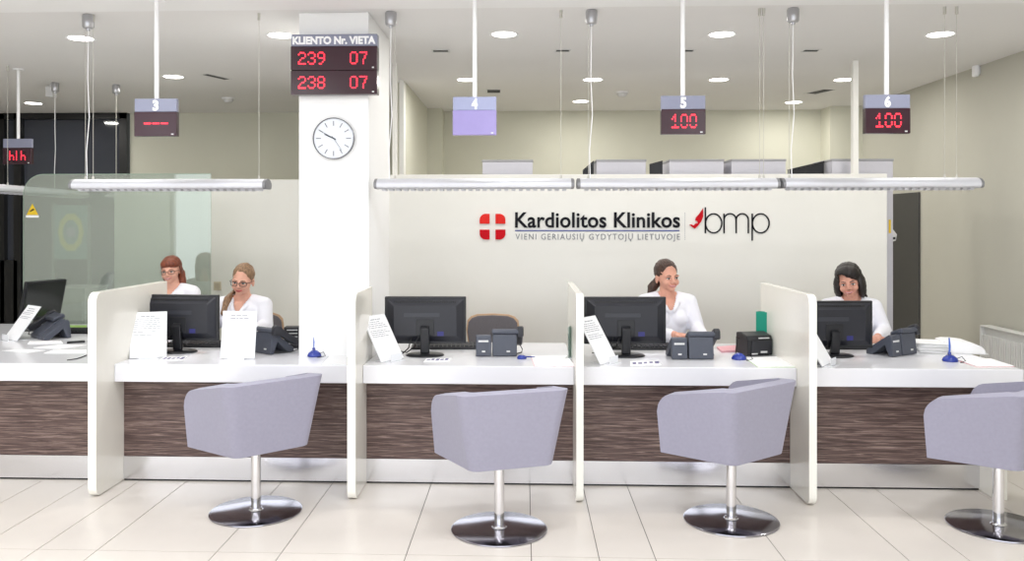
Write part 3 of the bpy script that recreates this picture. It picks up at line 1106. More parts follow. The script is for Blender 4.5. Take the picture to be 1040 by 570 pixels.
# ------------------------------------------------------------------ glass screen on the left and what stands behind it
YG = 6.9
gx0, gx1 = AX(23.5, YG), AX(214, YG)
gz1 = at(120, 177, YG).z
t = thing('glass_screen', 'large greenish glass screen with a rounded corner behind the red-haired woman', 'screen', ((gx0 + gx1) / 2, YG, 0))
w = (gx1 - gx0) / 2
rr = 0.17
pts = [(-w, 0.06), (w, 0.06), (w, gz1)] + [(-w + rr + rr * math.cos(R(a)), gz1 - rr + rr * math.sin(R(a))) for a in range(90, 181, 10)]
M_glass = glass_mat('greenish_glass', (0.80, 0.86, 0.81), 0.66, 0.15, (0.44, 0.47, 0.43))
MB().prism(pts, 'y', 0, 0.01).build('pane', M_glass, t)
MB().box(-w, w, -0.015, 0.025, 0.0, 0.0595).build('floor_channel', M_alu, t)
e = MB()
ed = [(-w - 0.0005, 0.06)] + pts[:2:-1][0:0] + [(-w + rr + (rr + 0.0006) * math.cos(R(a)), gz1 - rr + (rr + 0.0006) * math.sin(R(a))) for a in range(180, 89, -10)] + [(w, gz1 + 0.0006)]
e.tube([(x, 0.005, z) for x, z in ed], 0.0035, 6)
e.build('polished_edge', mat('glass_edge_green', (150, 175, 158), 0.2), t)
p = at(33, 213, YG)
t = thing('warning_sticker', 'yellow triangle sticker with a white strip on the glass screen', 'sticker', (p.x, YG - 0.0012, p.z))
s_ = 0.05
MB().prism([(-s_, -0.045), (s_, -0.045), (0, 0.05)], 'y', -0.001, 0).build('triangle', M_yel, t)
MB().prism([(-0.02, -0.02), (0.012, -0.005), (0.02, 0.002), (0.006, 0.008), (-0.012, -0.004), (-0.022, -0.012)], 'y', -0.0016, -0.001).build('symbol', M_inkd, t)
MB().box(-0.055, 0.055, -0.001, 0, -0.066, -0.047).build('strip', M_paper, t)
# poster on a stand behind the glass
YPo = 8.3
p = at(72, 236, YPo)
wq = (AX(91, YPo) - AX(57, YPo)) / 2
hq = (at(72, 207, YPo).z - at(72, 262, YPo).z) / 2
t = thing('poster_stand', 'teal poster with a yellow ring ornament standing behind the glass screen', 'poster', (p.x, YPo, 0))
MB().box(-wq, wq, 0, 0.02, p.z - hq, p.z + hq).build('poster', mat('teal_print', (128, 160, 160), 0.6, noise=0.1, nscale=8), t)
MB().lathe([(0.085, 0.001), (0.13, 0.001), (0.13, 0.003), (0.085, 0.003)], 10, M=Matrix.Translation((0, 0.0, p.z)) @ Matrix.Diagonal((1, 1, 1.5, 1)) @ RX).build('ornament', mat('yellow_print', (208, 208, 110), 0.6), t)
MB().lathe([(0, 0.001), (0.05, 0.001), (0.05, 0.002), (0, 0.002)], 24, M=Matrix.Translation((0, 0, p.z)) @ RX).build('ornament_centre', mat('lilac_print', (170, 165, 185), 0.6), t)
m = MB()
for s in (-1, 1):
    m.box(s * (wq + 0.012) - 0.012, s * (wq + 0.012) + 0.012, -0.005, 0.03, 0.0, p.z + hq + 0.02)
    m.box(s * (wq + 0.012) - 0.02, s * (wq + 0.012) + 0.02, -0.2, 0.2, 0, 0.025)
m.build('stand', M_alud, t)
# white low cabinet behind the glass
x0, x1 = AX(58, 7.4), AX(95, 7.4)
t = thing('low_sideboard', 'white sideboard standing behind the glass screen at the left', 'cabinet', ((x0 + x1) / 2, 7.25, 0))
w = (x1 - x0) / 2
zt_ = at(70, 292, 7.3).z
MB().box(-w, w, 0, 0.4, 0.0, zt_ - 0.025).build('body', M_white, t, bevel=0.003)
MB().box(-w - 0.01, w + 0.01, -0.012, 0.41, zt_ - 0.0245, zt_).build('top_panel', M_white, t, bevel=0.003)
MB().box(-w + 0.06, w - 0.02, -0.014, -0.0005, 0.1, zt_ - 0.12).build('door', M_lgrey, t, bevel=0.002)
# light switch on the low wall
p = at(221, 290.5, YW)
t = thing('light_switch', 'small beige light switch on the wall beside the woman with dark-rimmed glasses', 'switch', (p.x, YW, p.z))
MB().box(-0.035, 0.035, -0.012, 0, -0.04, 0.04).build('plate', mat('switch_plate', (206, 196, 176), 0.5), t, bevel=0.004)
MB().box(-0.022, 0.022, -0.016, -0.0125, -0.028, 0.028).build('rocker', mat('switch_rocker', (186, 174, 154), 0.5), t, bevel=0.002)

# ------------------------------------------------------------------ desk equipment
def make_monitor(label, loc, rotz, w=0.51, h=0.295, lift=0.07, tilt=0.0):
    t = thing('monitor', label, 'monitor', loc, rotz, 'black desktop monitors')
    z0, z1 = lift, lift + h
    # back towards -Y (to the customers), screen towards +Y
    MB().box(-w / 2, w / 2, 0.0, 0.028, z0, z1).build('bezel', M_blk, t, bevel=0.005)
    MB().box(-w / 2 + 0.014, w / 2 - 0.014, 0.0285, 0.0295, z0 + 0.02, z1 - 0.014).build('screen', M_scr, t)
    # the bulged back cover
    m = MB()
    a, b = w / 2 - 0.012, w / 2 - 0.06
    bm = m.bm
    A_ = [bm.verts.new(v) for v in ((-a, -0.0005, z0 + 0.012), (a, -0.0005, z0 + 0.012), (a, -0.0005, z1 - 0.012), (-a, -0.0005, z1 - 0.012))]
    B_ = [bm.verts.new(v) for v in ((-b, -0.03, z0 + 0.05), (b, -0.03, z0 + 0.05), (b, -0.03, z1 - 0.055), (-b, -0.03, z1 - 0.055))]
    bm.faces.new(A_)
    bm.faces.new(B_[::-1])
    for i in range(4):
        j = (i + 1) % 4
        bm.faces.new((A_[i], A_[j], B_[j], B_[i]))
    m.build('back_cover', M_blk2, t, bevel=0.006)
    m = MB()
    for i in range(34):
        x = -w * 0.37 + w * 0.74 * i / 33
        m.box(x - 0.0035, x + 0.0035, -0.0185, -0.0165, z1 - 0.037, z1 - 0.025)
    m.build('vent_slots', M_dark, t)
    MB().box(-0.13, 0.09, -0.0325, -0.0303, z0 + h * 0.58, z0 + h * 0.66).build('ridge', mat('ridge_plastic', (50, 52, 60), 0.4), t, bevel=0.002)
    MB().box(-0.055, 0.055, -0.036, -0.0303, z0 + 0.055, z0 + 0.155).build('mount_plate', M_blk, t, bevel=0.003)
    MB().box(w * 0.15, w * 0.15 + 0.04, -0.0315, -0.0301, z0 + 0.052, z0 + 0.08).build('badge', mat('dark_blue_badge', (40, 40, 110), 0.4), t, bevel=0.002)
    MB().box(-w * 0.42, -w * 0.31, -0.012, -0.0105, z0 + 0.03, z0 + 0.065, ).build('label_sticker', M_lgrey, t)
    if tilt:
        TM = Matrix.Translation((0, -0.03, z0 + 0.1)) @ Matrix.Rotation(R(tilt), 4, 'X') @ Matrix.Translation((0, 0.03, -z0 - 0.1))
        for k_ in t.children:
            k_.data.transform(TM)
    MB().prism([(-0.036, z0 + 0.12), (-0.060, z0 + 0.1), (-0.045, 0.014), (-0.012, 0.014), (-0.034, z0 + 0.06)], 'x', -0.028, 0.028).build('stand_neck', M_blk, t, bevel=0.006)
    MB().lathe([(0, 0), (0.118, 0), (0.12, 0.004), (0.112, 0.01), (0.04, 0.014), (0, 0.014)], 40, M=Matrix.Translation((0, -0.02, 0)) @ Matrix.Diagonal((1, 0.82, 1, 1))).build('stand_base', M_blk, t, smooth=True)
    k = MB()
    k.tube([(-0.08, -0.028, z0 + 0.05), (-0.09, -0.05, z0 + 0.02), (-0.1, -0.05, 0.05), (-0.14, -0.02, 0.012), (-0.2, 0.05, 0.008)], 0.004, 6)
    k.tube([(-0.04, -0.03, z0 + 0.05), (-0.06, -0.055, z0 + 0.01), (-0.06, -0.04, 0.06), (-0.12, 0.03, 0.01), (-0.17, 0.1, 0.008)], 0.004, 6)
    k.build('cables', M_dark, t)
    return t
def make_keyboard(label, loc, rotz):
    t = thing('keyboard', label, 'keyboard', loc, rotz, 'black keyboards behind the monitors')
    MB().prism([(-0.075, 0.0), (0.075, 0.0), (0.075, 0.014), (-0.075, 0.026)], 'x', -0.22, 0.22).build('case', M_blk, t, bevel=0.003)
    m = MB()
    for r_ in range(5):
        for c_ in range(15):
            x = -0.2 + c_ * 0.0283
            y = -0.055 + r_ * 0.026
            z = 0.02 - (y) * 0.08 + 0.0005
            m.box(x - 0.011, x + 0.011, y - 0.01, y + 0.01, z, z + 0.007)
    m.build('keys', M_blk2, t)
    return t
# phones seen from the rear
def make_phone(label, loc, rotz):
    t = thing('desk_phone', label, 'telephone', loc, rotz, 'slate grey desk phones')
    # narrow half with the handset, wide half with the keypad: both lean on rear feet
    t.scale = (0.86, 0.9, 0.94)
    def wedge(x0, x1, h, nm, m_):
        return MB().prism([(-0.065, 0.004), (-0.05, h), (-0.03, h + 0.008), (0.14, 0.03), (0.14, 0.0), (0.1, 0.0), (0.0, h * 0.55), (-0.035, 0.0)], 'x', x0, x1).build(nm, m_, t, bevel=0.005)
    wedge(-0.165, -0.055, 0.135, 'handset_cradle', M_phone)
    wedge(-0.045, 0.13, 0.145, 'body', M_phone)
    MB().box(-0.148, -0.075, -0.0600, -0.0545, 0.095, 0.107, Matrix.Translation((0, 0.004, 0))).build('jack_panel', M_lgrey, t)
    MB().box(-0.122, -0.098, -0.066, -0.06, 0.03, 0.04).build('maker_mark', M_lgrey, t)
    MB().box(0.055, 0.08, -0.066, -0.06, 0.03, 0.04).build('maker_mark', M_lgrey, t)
    MB().prism([(-0.06, 0.148), (-0.062, 0.168), (-0.045, 0.182), (0.03, 0.15), (0.03, 0.125), (-0.03, 0.150)], 'x', -0.05, 0.16).build('top_housing', M_phone, t, bevel=0.007)
    h = MB()
    h.prism([(-0.065, 0.13), (-0.06, 0.185), (-0.04, 0.2), (0.0, 0.185), (0.02, 0.165), (0.1, 0.115), (0.14, 0.1), (0.16, 0.07), (0.14, 0.045), (0.1, 0.06), (0.0, 0.125), (-0.035, 0.125)], 'x', 0.132, 0.178)
    h.build('handset', M_blk2, t, bevel=0.01, segs=3)
    m = MB()
    m.tube([(0.15, 0.13, 0.07), (0.18, 0.14, 0.02), (0.17, 0.08, 0.008), (0.1, -0.02, 0.006)], 0.004, 6)
    m.build('cord', M_dark, t)
    return t
def make_notice(label, p, w, h, alpha, beta, lines, title=2, seedv=1, blank=0.0):
    """A paper notice in a slanted clear holder, bottom centre at p."""
    t = thing('notice_stand', label, 'notice', (p.x, p.y, ZD), R(alpha), 'white paper notices in clear holders')
    M = Matrix.Rotation(-R(beta), 4, 'X')
    M2 = Matrix.Translation((0, 0, 0.004)) @ M
    MB().box(-w / 2 - 0.003, w / 2 + 0.003, 0.001, 0.004, 0.0, h + 0.003, M2).build('holder_back', M_acr, t)
    MB().box(-w / 2, w / 2, -0.0005, 0.0005, 0.003, h, M2).build('paper', M_paper, t)
    rnd = random.Random(seedv)
    m = MB()
    z = h * 0.92
    for i in range(lines):
        wide = (rnd.uniform(0.4, 0.6) if i < title else rnd.uniform(0.55, 0.86)) * w
        hh_ = 0.0055 if i < title else 0.0035
        x = -wide / 2 if i < title else -w * 0.43
        end = x + wide
        while x < end - 0.006:
            l = min(rnd.uniform(0.012, 0.035), end - x)
            m.box(x, x + l, -0.0012, -0.0006, z - hh_, z, M2)
            x += l + 0.005
        z -= 0.017 if i < title else rnd.choice((0.0125, 0.0125, 0.021))
    m.build('printed_lines', M_ink, t)
    b = MB()
    b.box(-w * 0.3, w * 0.3, -0.045, 0.03 + h * math.sin(R(beta)) * 0.4, 0.0, 0.003)
    b.box(-w * 0.25, w * 0.25, -0.03, -0.0275, 0.003, 0.045)
    b.build('holder_foot', M_acr, t, bevel=0.001)
    return t
def make_pen(label, p, h=0.13, stand=True):
    t = thing('pen_holder', label, 'pen', (p.x, p.y, ZD), 0, 'blue counter pens on round bases')
    MB().lathe([(0, 0), (0.043, 0), (0.045, 0.006), (0.038, 0.022), (0.02, 0.036), (0, 0.041)], 28).build('base', M_blue, t, smooth=True)
    if stand:
        MB().lathe([(0, 0.0405), (0.011, 0.0405), (0.009, 0.055), (0.0, 0.055)], 16, c=(-0.004, 0, 0)).build('socket', M_blue, t)
        MB().tube([(-0.004, 0, 0.0555), (-0.003, 0, 0.09), (-0.006, 0, h)], [0.0055, 0.006, 0.0035], 10).build('pen', mat('blue_pen', (62, 100, 190), 0.25), t)
    m = MB()
    m.tube([(0.035, -0.015, 0.02), (0.06, -0.02, 0.03), (0.075, -0.03, 0.008), (0.05, -0.05, 0.003), (0.03, -0.06, 0.003)], 0.0022, 6)
    m.build('chain', M_inkd, t)
    return t
def sheet(name, label, pts, th, m_, cat='paper', group=None, edge=None):
    """flat sheet lying on the counter: pts in photo pixels on the counter plane"""
    P = [on(x, y, ZD) for x, y in pts]
    c = sum(P, Vector()) / len(P)
    mb = MB().prism([(q_.x - c.x, q_.y - c.y) for q_ in P], 'z', 0.0006, 0.0006 + th)
    if edge is None:
        o = mb.build(name, m_, loc=(c.x, c.y, ZD))
        return tag(o, label, cat, group)
    t = thing(name, label, cat, (c.x, c.y, ZD), 0, group)
    mb.build('sheets', m_, t)
    MB().prism([((q_.x - c.x) * 1.03, (q_.y - c.y) * 1.03) for q_ in P], 'z', 0.0, 0.0006).build('cover', edge, t)
    return t

# monitors
def mon(px, py, a, lab, first=[None], **k):
    p = on(px, py, ZD)
    if first[0] is None:
        first[0] = make_monitor(lab, (p.x, p.y, ZD), R(a), **k)
        return first[0]
    if k:
        return make_monitor(lab, (p.x, p.y, ZD), R(a), **k)
    return dup(first[0], (p.x, p.y, ZD), R(a), lab)
mon(183, 357, -4, 'black monitor seen from behind next to the partition and the slanted text notice')
mon(432, 360.5, 2, 'black monitor seen from behind next to the empty beech-edged chair')
mon(635, 361, 2, 'black monitor seen from behind in front of the woman looking aside')
mon(845.5, 361, 4, 'black monitor seen from behind in front of the smiling dark-haired woman', lift=0.045)
p = on(38, 336, ZD)
mon(41, 335, 252, 'tilted black monitor showing its dark screen in front of the glass', w=0.37, h=0.30, lift=0.1, tilt=-14)
# keyboards
def kb(px, py, a, lab, first=[None]):
    p = on(px, py, ZD)
    if first[0] is None:
        first[0] = make_keyboard(lab, (p.x, p.y, ZD), R(a))
        return
    dup(first[0], (p.x, p.y, ZD), R(a), lab)
kb(203, 351.5, 178, 'black keyboard behind the monitor at the two-woman desk')
kb(452, 353.5, 183, 'black keyboard behind the monitor at the empty desk')
kb(652, 354, 181, 'black keyboard in front of the woman looking aside')
kb(846, 353.5, 180, 'black keyboard in front of the smiling dark-haired woman')
kb(81, 338, 180, 'black keyboard beside the papers at the far-left desk')
# phones
def ph(px, py, a, lab, first=[None]):
    p = on(px, py, ZD)
    if first[0] is None:
        first[0] = make_phone(lab, (p.x, p.y, ZD), R(a))
        return
    dup(first[0], (p.x, p.y, ZD), R(a), lab)
ph(506.5, 361, 3, 'slate desk phone beside the empty beech-edged office chair')
ph(704, 364, 3, 'slate desk phone in front of the woman looking aside')
ph(912, 360, 34, 'slate desk phone beside the thick open binder')
ph(56, 342.5, 140, 'black desk phone in front of the tilted monitor at the left')
ph(271, 358, -36, 'slate desk phone half hidden behind the upright blank notice')
# notices
make_notice('slanted text notice beside the partition at the two-woman desk', on(150.5, 364, ZD), 0.205, 0.29, 22, 24, 9, 1, 3)
make_notice('upright mostly blank notice in front of the woman with dark-rimmed glasses', on(241, 365, ZD), 0.208, 0.285, -2, 9, 2, 2, 5)
make_notice('slanted notice between the pillar and the monitor', on(399, 366.5, ZD), 0.2, 0.3, 58, 31, 9, 1, 8)
make_notice('slanted notice against the monitor in front of the woman looking aside', on(619, 369, ZD), 0.2, 0.3, 55, 31, 9, 1, 11)
make_notice('narrow slanted notice beside the partition at the smiling woman\'s monitor', on(841, 371, ZD), 0.2, 0.3, 54, 31, 7, 1, 14)
make_notice('slanted notice at the far-left edge, leaning towards the tilted monitor', on(10, 346, ZD), 0.2, 0.28, -36, 36, 6, 2, 17)
# pens
make_pen('blue pen standing on its base in front of the pillar', on(319.5, 362, ZD))
make_pen('blue pen base without pen beside the black receipt printer', on(750.5, 365, ZD), stand=False)
make_pen('blue pen standing on its base in front of the thick binder', on(965, 367, ZD), 0.14)
p = on(530, 364.5, ZD)
t = thing('pen_holder', 'small blue pen clip lying beside the phone at the empty desk', 'pen', (p.x, p.y, ZD), 0.2, 'blue counter pens on round bases')
MB().lathe([(0, 0), (0.028, 0), (0.03, 0.008), (0.02, 0.02), (0, 0.024)], 20).build('base', M_blue, t, smooth=True)
MB().cone((0.02, 0.0, 0.012), (0.085, 0.02, 0.006), 0.005, 0.003).build('pen', M_blue, t)

# papers, leaflets
gp = 'loose papers on the far-left counter'
sheet('paper_sheet', 'white sheets fanned out beneath the dark monitor at the far left', [(28, 349.8), (30, 347.2), (62, 346.8), (64, 349.2)], 0.004, M_paper, group=gp)
sheet('paper_sheet', 'long white sheet lying nearest the partition at the far left', [(34, 353.5), (62, 350.4), (88, 351), (60, 354.8)], 0.003, M_paper, group=gp)
sheet('paper_sheet', 'narrow white sheet lying along the far-left counter front', [(2, 356.5), (22, 355), (46, 356.2), (28, 358.5)], 0.002, M_paper, group=gp)
sheet('paper_sheet', 'white sheet lying by the pen chain at the far-left counter', [(44, 359.2), (54, 355.8), (88, 355.6), (88, 359.4)], 0.002, M_paper, group=gp)
sheet('green_folder', 'thin lime green folder behind the phone at the far-left counter', [(70, 334.5), (71, 332), (88, 332), (88, 335)], 0.012, M_lime, 'folder')
p = on(75, 349, ZD)
sheet('pen', 'black pen lying on the papers at the far-left counter', [(68, 348.6), (86, 347.4), (86.3, 348.2), (68, 349.4)], 0.012, M_blk, 'pen')
m = MB()
P0, P1_ = on(70, 366, ZD), on(88, 361.5, ZD)
c = (P0 + P1_) / 2
m.tube([(P0.x - c.x, P0.y - c.y - 0.02, 0.004), (P0.x - c.x + 0.03, P0.y - c.y + 0.03, 0.004), (0.02, 0.0, 0.004), (P1_.x - c.x, P1_.y - c.y, 0.004)], 0.003, 6)
tag(m.build('pen_chain', M_inkd, loc=(c.x, c.y, ZD)), 'thin beaded pen chain on the counter edge beside the left partition', 'chain')

def leaflet(pts, lab, sd):
    P = [on(x, y, ZD) for x, y in pts]
    c = sum(P, Vector()) / 4
    t = thing('leaflet', lab, 'leaflet', (c.x, c.y, ZD), 0, 'printed leaflets on the counter')
    MB().prism([(q_.x - c.x, q_.y - c.y) for q_ in P], 'z', 0.0004, 0.003).build('paper', M_paper, t)
    rnd = random.Random(sd)
    m = MB()
    u, v = P[1] - P[0], P[3] - P[0]
    for i in range(5):
        a, b = 0.08 + 0.18 * i, rnd.uniform(0.1, 0.14)
        f0, f1 = rnd.uniform(0.15, 0.4), rnd.uniform(0.6, 0.9)
        q4 = [P[0] + u * a + v * f0, P[0] + u * (a + b) + v * f0, P[0] + u * (a + b) + v * f1, P[0] + u * a + v * f1]
        m.prism([(q_.x - c.x, q_.y - c.y) for q_ in q4], 'z', 0.0031, 0.0036)
    m.build('print', mat('violet_grey_print', (116, 112, 150), 0.6), t)
leaflet([(160, 367), (186, 366), (191, 362.5), (167, 363)], 'grey printed leaflet at the foot of the slanted text notice', 1)
leaflet([(430, 368), (456, 367.2), (459, 364.2), (433, 364.6)], 'printed leaflet in front of the empty desk\'s monitor', 2)
leaflet([(640, 372), (672, 371), (668, 366.6), (640, 367.4)], 'printed leaflet beside the slanted notice of the woman looking aside', 3)
sheet('paper_sheet', 'white sheets lying beside the blue pen at the pillar foot', [(327, 370.8), (336, 360.8), (352, 361.5), (352, 371)], 0.004, M_paper)
sheet('document_folder', 'pale folder with a pink edge lying at the empty desk', [(543, 372.2), (539.5, 362), (575, 361.5), (584, 372.2)], 0.005, M_paper, 'folder', edge=M_pink)
sheet('document_folder', 'pale folder with green edge in front of the black receipt printer', [(770, 373.2), (757, 364), (792, 362.6), (808, 373)], 0.004, M_paper, 'folder', edge=M_lime)
sheet('document_folder', 'pale folder with a red edge in front of the thick binder', [(992, 373), (973, 366.2), (1006, 365), (1030, 372.6)], 0.005, M_paper, 'folder', edge=M_red)
sheet('red_papers', 'red papers lying between the phone and the black receipt printer', [(733, 358.5), (728, 354), (748, 352.5), (752, 357.5)], 0.012, M_pink, 'paper')

# clear upright acrylic card by the middle partition
p = on(578.5, 363.5, ZD)
t = thing('card_holder', 'thin upright glass card holder beside the edge-on partition', 'holder', (p.x, p.y, ZD), R(80))
MB().box(-0.05, 0.05, -0.004, 0.004, 0.006, 0.19).build('plate', glass_mat('holder_glass', (0.5, 0.6, 0.56), 0.75, 0.15, (0.3, 0.36, 0.34)), t)
MB().box(-0.055, 0.055, -0.02, 0.02, 0.0, 0.006).build('foot', M_acr, t, bevel=0.001)

# receipt printer and green folder
p = on(766, 360, ZD)
t = thing('receipt_printer', 'black receipt printer in front of the green folder', 'printer', (p.x, p.y, ZD), R(14))
MB().prism([(-0.07, 0.004), (-0.075, 0.10), (-0.06, 0.125), (0.02, 0.142), (0.075, 0.135), (0.08, 0.004)], 'x', -0.085, 0.085).build('case', M_blk, t, bevel=0.006)
MB().box(-0.06, 0.075, -0.079, -0.073, 0.015, 0.095).build('front_panel', M_blk2, t, bevel=0.003)
MB().box(-0.01, 0.06, -0.077, -0.068, 0.108, 0.114).build('paper_slot', M_lgrey, t)
MB().box(-0.06, -0.02, -0.0800, -0.0785, 0.012, 0.02).box(0.0, 0.045, -0.0800, -0.0785, 0.02, 0.032).build('label_sticker', M_lgrey, t)
MB().tube([(-0.085, 0.03, 0.1), (-0.105, 0.03, 0.11), (-0.105, 0.03, 0.06), (-0.1, 0.05, 0.006)], 0.004, 6).build('cable', M_dark, t)
for sx in (-0.06, 0.06):
    MB().box(sx - 0.012, sx + 0.012, -0.05, 0.05, 0, 0.0038).build('foot', M_dark, t)
p = on(786, 359, ZD)
t = thing('ring_binder', 'green folder standing upright beside the black receipt printer', 'folder', (p.x, p.y + 0.02, ZD), R(-40))
MB().box(-0.11, 0.055, 0.0, 0.004, 0.0, 0.255).build('cover', M_green, t)
MB().box(-0.11, 0.055, 0.038, 0.042, 0.0, 0.255).build('cover', M_green, t)
MB().box(-0.114, -0.11, 0.0, 0.042, 0.0, 0.255).build('spine', M_green, t)
MB().box(-0.105, 0.05, 0.006, 0.036, 0.004, 0.245).build('pages', M_paper, t)
# black pot behind the desk by the pillar
p = on(298, 353, ZD)
t = thing('pencil_cup', 'black tray organiser beside the pillar', 'organiser', (p.x, p.y, ZD), 0.1)
MB().prism([(-0.05, 0.0), (0.05, 0.0), (0.058, 0.14), (-0.056, 0.14)], 'y', -0.045, 0.045).build('case', M_blk, t, bevel=0.006)
m = MB()
for i in range(5):
    m.box(-0.035, 0.035, -0.0475, -0.0455, 0.03 + i * 0.022, 0.036 + i * 0.022)
m.build('drawer_lines', M_lgrey, t)
# binder with pages at the right
p = on(976, 357, ZD)
t = thing('open_binder', 'thick white binder of pages lying open before the radiator', 'binder', (p.x, p.y, ZD), R(-8))
pts = [(-0.14, 0.004), (-0.143, 0.066), (-0.1, 0.074), (-0.02, 0.073), (0.05, 0.066), (0.1, 0.05), (0.125, 0.03), (0.135, 0.004)]
pts = [(x_ * 0.8, z_) for x_, z_ in pts]
MB().prism(pts, 'y', -0.11, 0.13).build('page_block', M_paper, t)
autosmooth(COL.objects[-1], 30)
MB().box(-0.12, 0.12, -0.12, 0.14, 0.0, 0.0038).build('cover', M_lgrey, t)
for i in range(11):
    p = on(938 + i * 1.5, 360 - i * 0.4, ZD)
    o = MB().prism([(-0.11, -0.1), (0.09, -0.12), (0.1, 0.1), (-0.1, 0.11)], 'z', 0.0, 0.004).build('paper_sheet', M_paper if i % 3 else M_lgrey, loc=(AX(943, 5.55) + 0.002 * i, 5.55 + 0.004 * i, ZD + 0.0006 + 0.0055 * i), rotz=R(random.uniform(-14, 14)))
    tag(o, 'white sheet in the loose stack between the phone and the thick binder', 'paper', 'stacked sheets beside the binder')

# ------------------------------------------------------------------ office chairs and people
def office_chair(label, loc, rotz, seat=0.44, back_top=0.87):
    t = thing('office_chair', label, 'chair', loc, rotz, 'grey office chairs with beech edges behind the counter')
    # faces -Y
    def shell(dx, dz, y0, y1, nm, m_):
        zt_, zb_ = back_top + dz, seat + 0.1 - dz
        zc_ = (zt_ + zb_) / 2
        w0, w1 = 0.165 + dx, 0.19 + dx
        outline = []
        for i in range(9):
            f = i / 8
            a = R(180 - 180 * f)
            outline.append((w1 * math.copysign(abs(math.cos(a)) ** 0.55, math.cos(a)), zt_ - 0.12 + 0.12 * math.sin(a) ** 0.6))
        outline += [(w0, zb_ + 0.03), (w0 - 0.04, zb_), (-w0 + 0.04, zb_), (-w0, zb_ + 0.03)]
        m = MB()
        m.prism(outline, 'y', y0, y1)
        o = m.build(nm, m_, t, bevel=0.004)
        return o
    shell(0.0, 0.0, 0.212, 0.235, 'backrest_pad', M_seatg)
    shell(0.012, 0.012, 0.236, 0.25, 'backrest_shell', M_tan)
    MB().box(-0.03, 0.03, 0.251, 0.266, seat - 0.05, seat + 0.3).build('back_post', M_blk, t, bevel=0.004)
    MB().prism([(-0.2, -0.2), (0.2, -0.2), (0.22, 0.0), (0.19, 0.2), (-0.19, 0.2), (-0.22, 0.0)], 'z', seat - 0.045, seat).build('seat', M_seatg, t, bevel=0.018, segs=3)
    MB().box(-0.03, 0.03, -0.03, 0.266, seat - 0.07, seat - 0.046).build('mechanism', M_blk, t)
    MB().lathe([(0, 0.1), (0.028, 0.1), (0.02, seat - 0.07), (0, seat - 0.07)], 16).build('column', M_dark, t)
    for i in range(5):
        a = 2 * PI * i / 5 + 0.3
        d = Vector((math.cos(a), math.sin(a), 0))
        MB().cone(Vector((0, 0, 0.1)), d * 0.28 + Vector((0, 0, 0.075)), 0.025, 0.016).ell(d * 0.28 + Vector((0, 0, 0.0275)), (0.0275, 0.0275, 0.0275), u=12, v=8).build('leg', M_blk, t)
    return t

def remesh(mb, name, m_, parent, voxel, smooth=4, cut=None, solid=0.0, strands=None):
    """fuse the overlapping forms of a builder into one continuous surface"""
    me = bpy.data.meshes.new(name)
    bmesh.ops.recalc_face_normals(mb.bm, faces=mb.bm.faces)
    mb.bm.to_mesh(me)
    mb.bm.free()
    o = bpy.data.objects.new('remesh_source', me)
    COL.objects.link(o)
    r_ = o.modifiers.new('remesh', 'REMESH')
    r_.mode = 'VOXEL'
    r_.voxel_size = voxel
    s = o.modifiers.new('smooth', 'SMOOTH')
    s.factor = 0.5
    s.iterations = smooth
    dg = bpy.context.evaluated_depsgraph_get()
    dg.update()
    me2 = bpy.data.meshes.new_from_object(o.evaluated_get(dg))
    bpy.data.objects.remove(o)
    bpy.data.meshes.remove(me)
    me2.name = name
    if strands is not None:
        for v in me2.vertices:
            q_ = strands @ v.co
            a_ = math.atan2(q_.x, q_.z - 0.08)
            n_ = mnoise.noise(Vector((a_ * 9, q_.y * 8, q_.z * 8))) + 0.6 * mnoise.noise(Vector((q_.x * 26, q_.y * 26, q_.z * 26)))
            v.co += v.normal * (0.003 * n_)
    if cut is not None:
        bm = bmesh.new()
        bm.from_mesh(me2)
        dead = [f for f in bm.faces if cut(f.calc_center_median())]
        bmesh.ops.delete(bm, geom=dead, context='FACES')
        bm.to_mesh(me2)
        bm.free()
    me2.materials.clear()
    me2.materials.append(m_)
    ob = bpy.data.objects.new(name, me2)
    COL.objects.link(ob)
    ob.parent = parent
    for p_ in me2.polygons:
        p_.use_smooth = True
    if solid:
        q_ = ob.modifiers.new('solid', 'SOLIDIFY')
        q_.thickness = solid
        q_.offset = -1
    return ob

